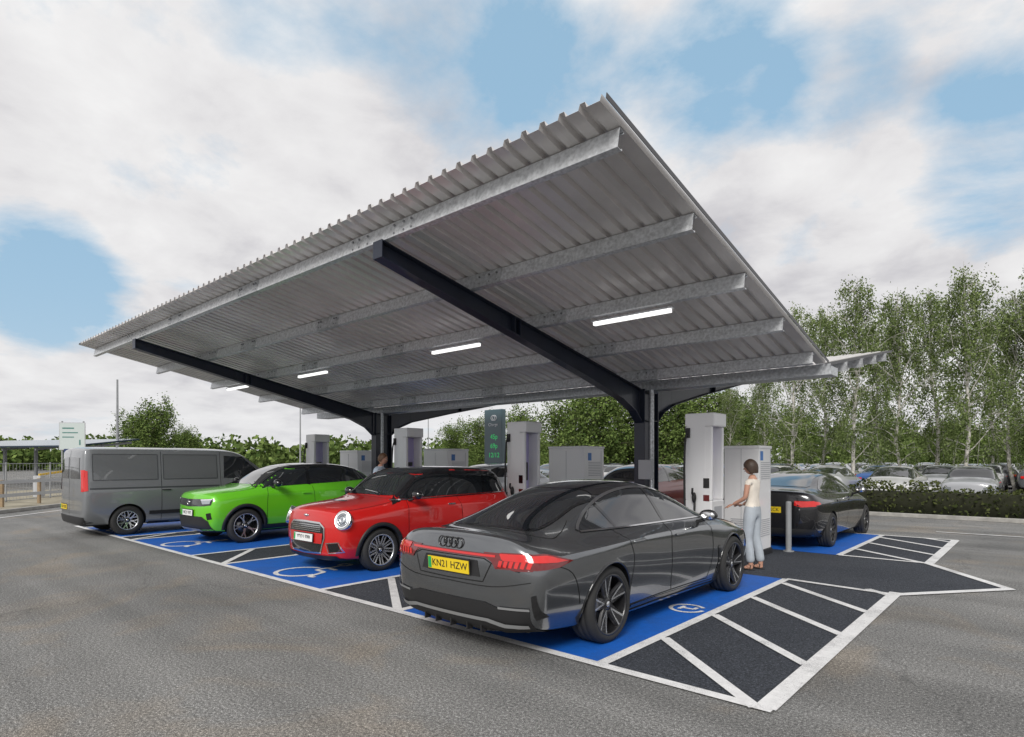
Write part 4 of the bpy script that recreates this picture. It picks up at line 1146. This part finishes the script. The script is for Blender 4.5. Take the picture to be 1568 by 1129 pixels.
def make_tree(seed,H,wid,nl,nleaf,lsize,z0,birch=True):
    rng=np.random.default_rng(seed); tr=MB(); pts=[]
    tp=[(0,0,-.1)];x=y=0
    for k in range(1,9):
        x+=rng.normal()*.10;y+=rng.normal()*.10; tp.append((x,y,H*.97*k/8))
    r0=.0095*H if birch else .02*H
    tr.tube(tp,[r0*(1-k/8.6) for k in range(9)],8)
    def tpos(t):
        f=t*8;i=min(7,int(f));a=np.array(tp[i]);b=np.array(tp[i+1]);return a+(b-a)*(f-i)
    ga=rng.uniform(0,6)
    for k in range(nl):
        t=z0+(.98-z0)*(k/nl)**.9; ga+=2.4+rng.normal()*.3
        u=(t-z0)/(1-z0)
        prof=(math.sin(math.pi*min(1,u*.85+.17))**.8)*(1.0-.40*u) if birch else math.sqrt(max(.04,1-(2*u-.85)**2*.75))
        L=wid*prof*rng.uniform(.45,1.3)
        el=rng.uniform(.6,1.15) if birch else rng.uniform(.1,.9)
        d=np.array([math.cos(ga)*math.cos(el),math.sin(ga)*math.cos(el),math.sin(el)])
        p=tpos(t*.97); path=[p]
        L=L/math.cos(el)*.7
        for j in range(5):
            d=d+rng.normal(size=3)*.13; d[2]-=.05 if birch else .0; d/=np.linalg.norm(d); path.append(path[-1]+d*L/5)
        tr.tube([tuple(q) for q in path],[r0*.32*(1-j/5.4) for j in range(6)],5)
        ns=7 if birch else 9
        for s_ in range(ns):
            f=rng.uniform(.25,1.0)*5; i=min(4,int(f)); q=path[i]+(path[i+1]-path[i])*(f-i)
            d2=rng.normal(size=3); d2[2]=d2[2]*.5+.1; d2/=np.linalg.norm(d2); l2=rng.uniform(.35,.8)*(1. if birch else 1.3)*wid/2.2
            q2=q+d2*l2; q3=q2+np.array([d2[0]*.15,d2[1]*.15,-(.95 if birch else .1)*rng.uniform(.3,1.3)])
            if s_%2==0: tr.tube([tuple(q),tuple(q2),tuple(q3)],[r0*.10,r0*.06,r0*.03],4)
            if birch:
                for w_ in(0.,.33,.66,1.): pts.append((q2+(q3-q2)*w_,.14-.04*w_))
            else:
                for c_,sd in((q2,.17),((q2+q3)/2,.15),(q3,.12)): pts.append((c_,sd*1.9))
    per=max(1,nleaf//len(pts)); P=[]
    for c_,sd in pts:
        kk=rng.poisson(per*rng.uniform(.2,1.8)); P.append(c_+rng.normal(size=(kk,3))*np.array([sd,sd,sd*1.4]))
    P=np.vstack(P); P=P[P[:,2]>.3]
    return mesh_quads('tree',leafcloud(P,lsize,rng,birch),[M['bark'] if birch else M['barkb'],M['leaf_b'] if birch else M['leaf_g']],tr)
birches=[make_tree(s_,12.5,2.7,38,13500,.100,.15) for s_ in(1,2,3)]
rounds=[make_tree(s_,8.,3.2,30,12000,.18,.12,False) for s_ in(11,12)]
def px(x,d,cx=784,f=923.):
    l=(x-cx)/f*d; return (-.663*d+.749*l,.749*d+.663*l)
def put(name,me,x,d,s,rz,sx=1.):
    X,Y=px(x,d); o=bpy.data.objects.new(name,me);coll.objects.link(o);o.location=(X,Y,0);o.scale=(s*sx,s*sx,s);o.rotation_euler=(0,0,rz); return o
for i,(x,d,h) in enumerate(((1212,33,10.8),(1258,37,11.6),(1306,31,11.4),(1345,38,11.2),(1380,32,11.2),(1428,37,12.6),(1482,30,12.0),(1520,38,11.6),(1556,32,11.2),(1620,30,13),(1690,33,12.5),(1165,42,8.4),(1120,44,7.6))):
    put('birch_tree',birches[i%3],x,d,h/12.5,i*1.3,1.0+.08*math.sin(i*3))
for i,(x,d,h) in enumerate(((1075,50,7.2),(1020,46,7.0),(965,48,6.6),(915,44,7.0),(860,50,6.0),(800,60,6.3),(740,75,6.5),(238,60,6.9),(205,66,5.8),(285,70,5.0),(700,80,6),(1220,75,7.5),(1340,80,7.),(1460,76,7.),(1580,75,7.),(1130,60,7.5))):
    put('broadleaf_tree',rounds[i%2],x,d,h/8.,i*1.7,1.15)
rng=np.random.default_rng(5); P=[]
for k in range(230):
    x=rng.uniform(-500,2300); d=rng.uniform(95,150); X,Y=px(x,d)
    h=rng.uniform(3.2,6.5) if x<1000 else rng.uniform(5,9)
    r=rng.uniform(2.5,5)
    m_=280
    q=rng.normal(size=(m_,3)); q/=np.linalg.norm(q,axis=1)[:,None]; q*=rng.uniform(.6,1.05,(m_,1))
    P.append(np.array([X,Y,h*.5])+q*np.array([r,r,h*.55]))
P=np.vstack(P); P=P[P[:,2]>0]
me=mesh_quads('distant_treeline',leafcloud(P,.85,rng),[M['barkb'],M['leaf_g']]); o=bpy.data.objects.new('distant_treeline',me);coll.objects.link(o)
HY=22.0
rng=np.random.default_rng(8)
n=34000; hx=rng.uniform(-22,20,n); hy=rng.normal(0,.42,n).clip(-.75,.75); top=.86+.10*np.sin(hx*1.3)+.07*np.sin(hx*4.1)+.05*np.sin(hx*9.7)
hz=top*rng.uniform(.02,1.08,n)
P=np.stack([hx,HY+hy,hz],1)
core=MB(); core.box((-1,HY,.36),(42,1.0,.70),0)
me=mesh_quads('hedge',leafcloud(P,.085,rng),[M['hedgecore'],M['leaf_h']],core); o=bpy.data.objects.new('hedge',me);coll.objects.link(o)
mb=MB()
mb.box((-3,20.95,.06),(56,.14,.12)); mb.build('kerb',[M['kerb']],bevel=.015)
up(sheet('verge_grass',[(-31,21.02),(25,21.02),(25,23.4),(-31,23.4)],.05,M['grass']))
up(sheet('far_field',[(-500,62),(500,62),(500,899),(-500,899)],.004,M['grass']))
# ================= far car park =================
def farcar(st,col,nm,ax,r):
    P=mat(nm,col,.3,.0,1.); ns=len(st)
    def fn(s_,row):
        if s_<0: return 0
        ymid=(st[s_][0]+st[s_+1][0])/2
        if row==6 and .9>ymid>-1.6: return 1
        if row in(7,8) and (st[s_+1][1][9][1]-st[s_][1][9][1])>.13 : return 1
        if row in(7,8) and (st[s_][1][9][1]-st[s_+1][1][9][1])>.085 and ymid<-.9: return 1
        if row<=1: return 2
        return 0
    o=body_obj('far',st,.12,.1,2,{5:.4,6:.5,7:.3},[P,M['glass'],M['well']],fn)
    me=eval_mesh(o); bpy.data.objects.remove(o)
    mb=MB()
    for ya in ax:
        for sx in(1,-1):
            w=st[3][1][4][0]
            mb.cyl((sx*(w-.2),ya,r),(sx*(w-.0),ya,r),r,n=20,mi=0); mb.cyl((sx*(w),ya,r),(sx*(w+.006),ya,r),r*.66,n=16,mi=1)
            mb.cyl((sx*(w-.25),ya,r),(sx*(w-.02),ya,r),r+.035,n=20,mi=2)
    # lamps and plates so both ends read as a car
    yf=st[0][0]; yr=st[-1][0]
    for sx in(1,-1):
        mb.box((sx*.60,yf+.075,.66),(.26,.06,.10),4); mb.box((sx*.62,yr-.055,.84),(.22,.06,.12),3)
    mb.box((0,yr-.125,.72),(.5,.02,.11),5); mb.box((0,yf+.14,.45),(.5,.03,.11),6)
    w_=mb.build('w',[M['rubber'],M['rimb'],M['well'],M['redl'],M['headl'],M['platey'],M['platew']]); 
    bm=bmesh.new(); bm.from_mesh(me); k=len(me.materials)
    nb=len(bm.faces); bm.from_mesh(w_.data); bm.faces.ensure_lookup_table()
    for f in bm.faces[nb:]: f.material_index+=k
    bm.to_mesh(me); bm.free(); bpy.data.objects.remove(w_)
    for m in(M['rubber'],M['rimb'],M['well'],M['redl'],M['headl'],M['platey'],M['platew']): me.materials.append(m)
    return me
cols=[(.62,.62,.62),(.35,.36,.38),(.02,.02,.025),(.03,.10,.30),(.62,.62,.60),(.10,.11,.12),(.45,.46,.47),(.5,.5,.5),(.03,.03,.035)]
far=[]
for i,c_ in enumerate(cols):
    st,ax,r=((SEDAN,(-1.42,1.45),.33),(HATCH,(-1.245,1.25),.31),(SUV,(-1.28,1.28),.345))[i%3]
    far.append(farcar(st,c_,'far_paint_%d'%i,ax,r))
random.seed(9)
for row,(Y,x0,x1) in enumerate(((28.8,-22,22),(34.2,-26,28),(41.5,-30,36),(47,-32,42),(54,-34,48),(59.5,-34,52))):
    x=x0
    while x<x1:
        if random.random()<.94:
            o=bpy.data.objects.new('parked_car',random.choice(far)); coll.objects.link(o)
            o.location=(x+random.uniform(-.15,.15),Y+random.uniform(-.25,.25),0); o.rotation_euler=(0,0,(0 if random.random()<.5 else math.pi)+random.uniform(-.03,.03))
        x+=2.5
# ================= left side background =================
def post_sign():
    X,Y=px(112,34); e=empty('direction_sign',(X,Y,0),rad(50)); mb=MB()
    for x in(-.55,.55): mb.cyl((x,0,0),(x,0,3.9),.045,n=12,mi=0)
    mb.build('posts',[M['postgrey']],e); mb=MB(); mb.box((0,-.06,3.05),(1.35,.03,1.55),0); mb.box((0,-.078,3.05),(1.27,.004,1.47),1)
    mb.build('panel',[M['cab_grey'],mat('sign_face',(.50,.56,.55),.4)],e)
    mb=MB(); mb.box((-.2,-.083,3.5),(.6,.004,.08)); mb.box((-.1,-.083,3.25),(.8,.004,.06)); mb.box((-.2,-.083,3.0),(.6,.004,.06)); mb.box((.4,-.083,2.7),(.08,.004,.3)); mb.build('legend',[mat('sign_legend',(.08,.2,.18),.5)],e)
post_sign()
def pole(x,d,h,r=.06,name='lamp_post',arm=True):
    X,Y=px(x,d); e=empty(name,(X,Y,0)); mb=MB(); mb.cyl((0,0,0),(0,0,h),r*1.3,r*.7,n=12)
    if arm:
        mb.tube([(0,0,h),(.3,0,h+.08),(.7,0,h+.08)],.03,8); mb.box((.95,0,h+.08),(.6,.2,.07))
    mb.build('mast',[M['postgrey']],e)
pole(180,44,7.6,.09,'flag_pole',False); pole(460,48,6.0,.06); pole(656,55,5.6,.05,'lamp_post',True)
e=empty('solar_canopy',(*px(105,40),0),rad(24)); mb=MB()
mb.box((-3,0,2.85),(13.,4.6,.10),0,rot=Matrix.Rotation(rad(7),3,'X'))
for x in(-9,-6,-3,0,3): mb.box((x,0,1.4),(.16,.16,2.8),1); mb.box((x,0,2.65),(.1,4.2,.14),1,rot=Matrix.Rotation(rad(7),3,'X'))
mb.build('roof_and_posts',[mat('solar_panel',(.02,.035,.06),.2,0,.6),M['postgrey']],e)
A=Vector((-20.5,-.2,0));B=Vector((-36,14,0)); d=(B-A).normalized(); nrm=Vector((-d.y,d.x,0))
if nrm.x>0: nrm=-nrm
ang=math.atan2(d.y,d.x); mid=(A+B)/2
mb=MB(); mb.box((0,0,.06),((B-A).length,.16,.12),0)
mb.build('kerb',[M['kerb']],loc=tuple(mid),rz=ang,bevel=.015)
q=[A+nrm*.08,B+nrm*.08,B+nrm*9,A+nrm*9]
up(sheet('verge_grass',[(p.x,p.y) for p in q],.06,mat('pale_verge',(.30,.27,.20),.9,var=.3,vscale=1.2)))
e=empty('guard_rail',tuple(mid+nrm*1.4),ang); mb=MB(); L=(B-A).length
for k in range(12): mb.box((-L/2+k*L/11,0,.5),(.09,.09,1.0),1)
for z in(.45,.92): mb.box((0,-.055,z),(L,.02,.12),0)
mb.build('rails',[M['cab_grey'],M['wood']],e)
e=empty('mesh_fence',tuple(mid+nrm*3.2),ang); mb=MB()
for k in range(9): mb.cyl((-L/2+k*L/8,0,0),(-L/2+k*L/8,0,1.6),.03,n=8)
for z in(.1,.85,1.55): mb.cyl((-L/2,0,z),(L/2,0,z),.016,n=6)
for k in range(110): mb.cyl((-L/2+k*L/110,0,.1),(-L/2+k*L/110,0,1.55),.006,n=4)
mb.build('panels',[M['postgrey']],e)
X,Y=px(60,27); e=empty('height_barrier',(X,Y,0),ang); mb=MB(); mb.box((0,0,.5),(.3,.3,1.0),0); mb.box((1.6,0,1.15),(3.2,.06,.09),1,rot=Matrix.Rotation(rad(-4),3,'Y'))
mb.build('barrier_arm',[M['cab_grey'],mat('yellow_enamel',(.7,.45,.03),.5)],e)
X,Y=px(108,27); e=empty('info_sign',(X,Y,0),rad(50)); mb=MB(); mb.box((0,0,1.1),(.5,.06,2.2),0); mb.box((0,-.035,1.8),(.3,.005,.3),1); mb.build('board',[mat('navy_board',(.02,.04,.12),.4),M['platew']],e)
# ================= world, sun, camera =================
SAZ,SEL=rad(156),rad(36)
w=bpy.data.worlds.new('World'); scene.world=w; w.use_nodes=True; nt=w.node_tree
bg=nt.nodes['Background']; bg.inputs['Strength'].default_value=.1
sky=node(nt,'ShaderNodeTexSky',sky_type='NISHITA'); sky.sun_disc=False; sky.sun_elevation=SEL; sky.sun_rotation=SAZ; sky.air_density=1.; sky.dust_density=1.5; sky.ozone_density=1.5
tc=node(nt,'ShaderNodeTexCoord'); nv=node(nt,'ShaderNodeVectorMath',operation='NORMALIZE'); nt.links.new(tc.outputs['Generated'],nv.inputs[0])
sp=node(nt,'ShaderNodeSeparateXYZ'); nt.links.new(nv.outputs[0],sp.inputs[0])
z=math_n(nt,'MAXIMUM',sp.outputs[2],0.0); zz=math_n(nt,'ADD',z,.22)
cx_=math_n(nt,'DIVIDE',sp.outputs[0],zz); cy_=math_n(nt,'DIVIDE',sp.outputs[1],zz)
cb=node(nt,'ShaderNodeCombineXYZ'); nt.links.new(cx_,cb.inputs[0]);nt.links.new(cy_,cb.inputs[1])
cb.inputs[2].default_value=9.2
n1=noise_n(nt,cb.outputs[0],1.9,8,.6,.2)
dens=math_n(nt,'ADD',math_n(nt,'MULTIPLY',n1,.8),.275)
def skydir(x,y):
    v=Vector((-.663,.749,0))+Vector((.749,.663,0))*(x-784)/923+Vector((0,0,1))*(706-y)/923
    return v.normalized()
for x,y,r_,a_ in((690,60,11,.20),(860,80,9,.18),(1110,100,8,.20),(1270,140,6,.17),(1545,240,8,.22),(30,410,7,.19),(430,10,7,.12),(110,455,6,.14),(1470,10,9,.16)):
    dt=node(nt,'ShaderNodeVectorMath',operation='DOT_PRODUCT'); nt.links.new(nv.outputs[0],dt.inputs[0]); dt.inputs[1].default_value=skydir(x,y)
    mr=node(nt,'ShaderNodeMapRange',interpolation_type='SMOOTHSTEP'); nt.links.new(dt.outputs['Value'],mr.inputs[0])
    mr.inputs[1].default_value=math.cos(rad(r_)); mr.inputs[2].default_value=1.; mr.inputs[3].default_value=0; mr.inputs[4].default_value=a_
    dens=math_n(nt,'SUBTRACT',dens,mr.outputs[0])
mask=ramp(nt,dens,[(.42,0.),(.50,.45),(.60,1.)])
sh=node(nt,'ShaderNodeVectorMath',operation='ADD'); nt.links.new(cb.outputs[0],sh.inputs[0]); sh.inputs[1].default_value=(.10,-.16,.1)
n2=noise_n(nt,sh.outputs[0],1.5,4,.5,0)
n3=noise_n(nt,cb.outputs[0],3.6,6,.58,.2)
shade=math_n(nt,'ADD',math_n(nt,'MULTIPLY',n2,.55),math_n(nt,'MULTIPLY',n3,.45))
ccol=ramp(nt,shade,[(.38,(9.0,8.95,8.95)),(.50,(7.8,7.7,7.8)),(.61,(5.9,5.8,6.1))])
skyc=mixc(nt,.75,sky.outputs[0],(3.8,6.1,8.1))
col=mixc(nt,mask,skyc,ccol)
hz=math_n(nt,'POWER',math_n(nt,'SUBTRACT',1.,z),9.)
col=mixc(nt,math_n(nt,'MULTIPLY',hz,.6),col,(7.9,8.0,8.2))
nt.links.new(col,bg.inputs['Color'])
sd=Vector((math.sin(SAZ)*math.cos(SEL),math.cos(SAZ)*math.cos(SEL),math.sin(SEL)))
sl=bpy.data.lights.new('sun','SUN'); sl.energy=2.6; sl.angle=rad(20); sl.color=(1,.97,.92)
so=bpy.data.objects.new('sun',sl); coll.objects.link(so); so.rotation_euler=sd.to_track_quat('Z','Y').to_euler(); so.location=(5,-5,20)
cam=bpy.data.cameras.new('camera'); co=bpy.data.objects.new('camera',cam); coll.objects.link(co)
co.location=(0,0,1.66); co.rotation_euler=(rad(90),0,rad(41.5)); cam.sensor_width=36
cam.lens=923/1568*36*VIEW[2]; cam.shift_x=(VIEW[0]-784)/1568*VIEW[2]; cam.shift_y=(706-VIEW[1])/1568*VIEW[2]; cam.clip_end=3000; cam.clip_start=.05
scene.camera=co
scene.view_settings.view_transform='Standard'; scene.view_settings.look='None'; scene.view_settings.exposure=0; scene.view_settings.gamma=1
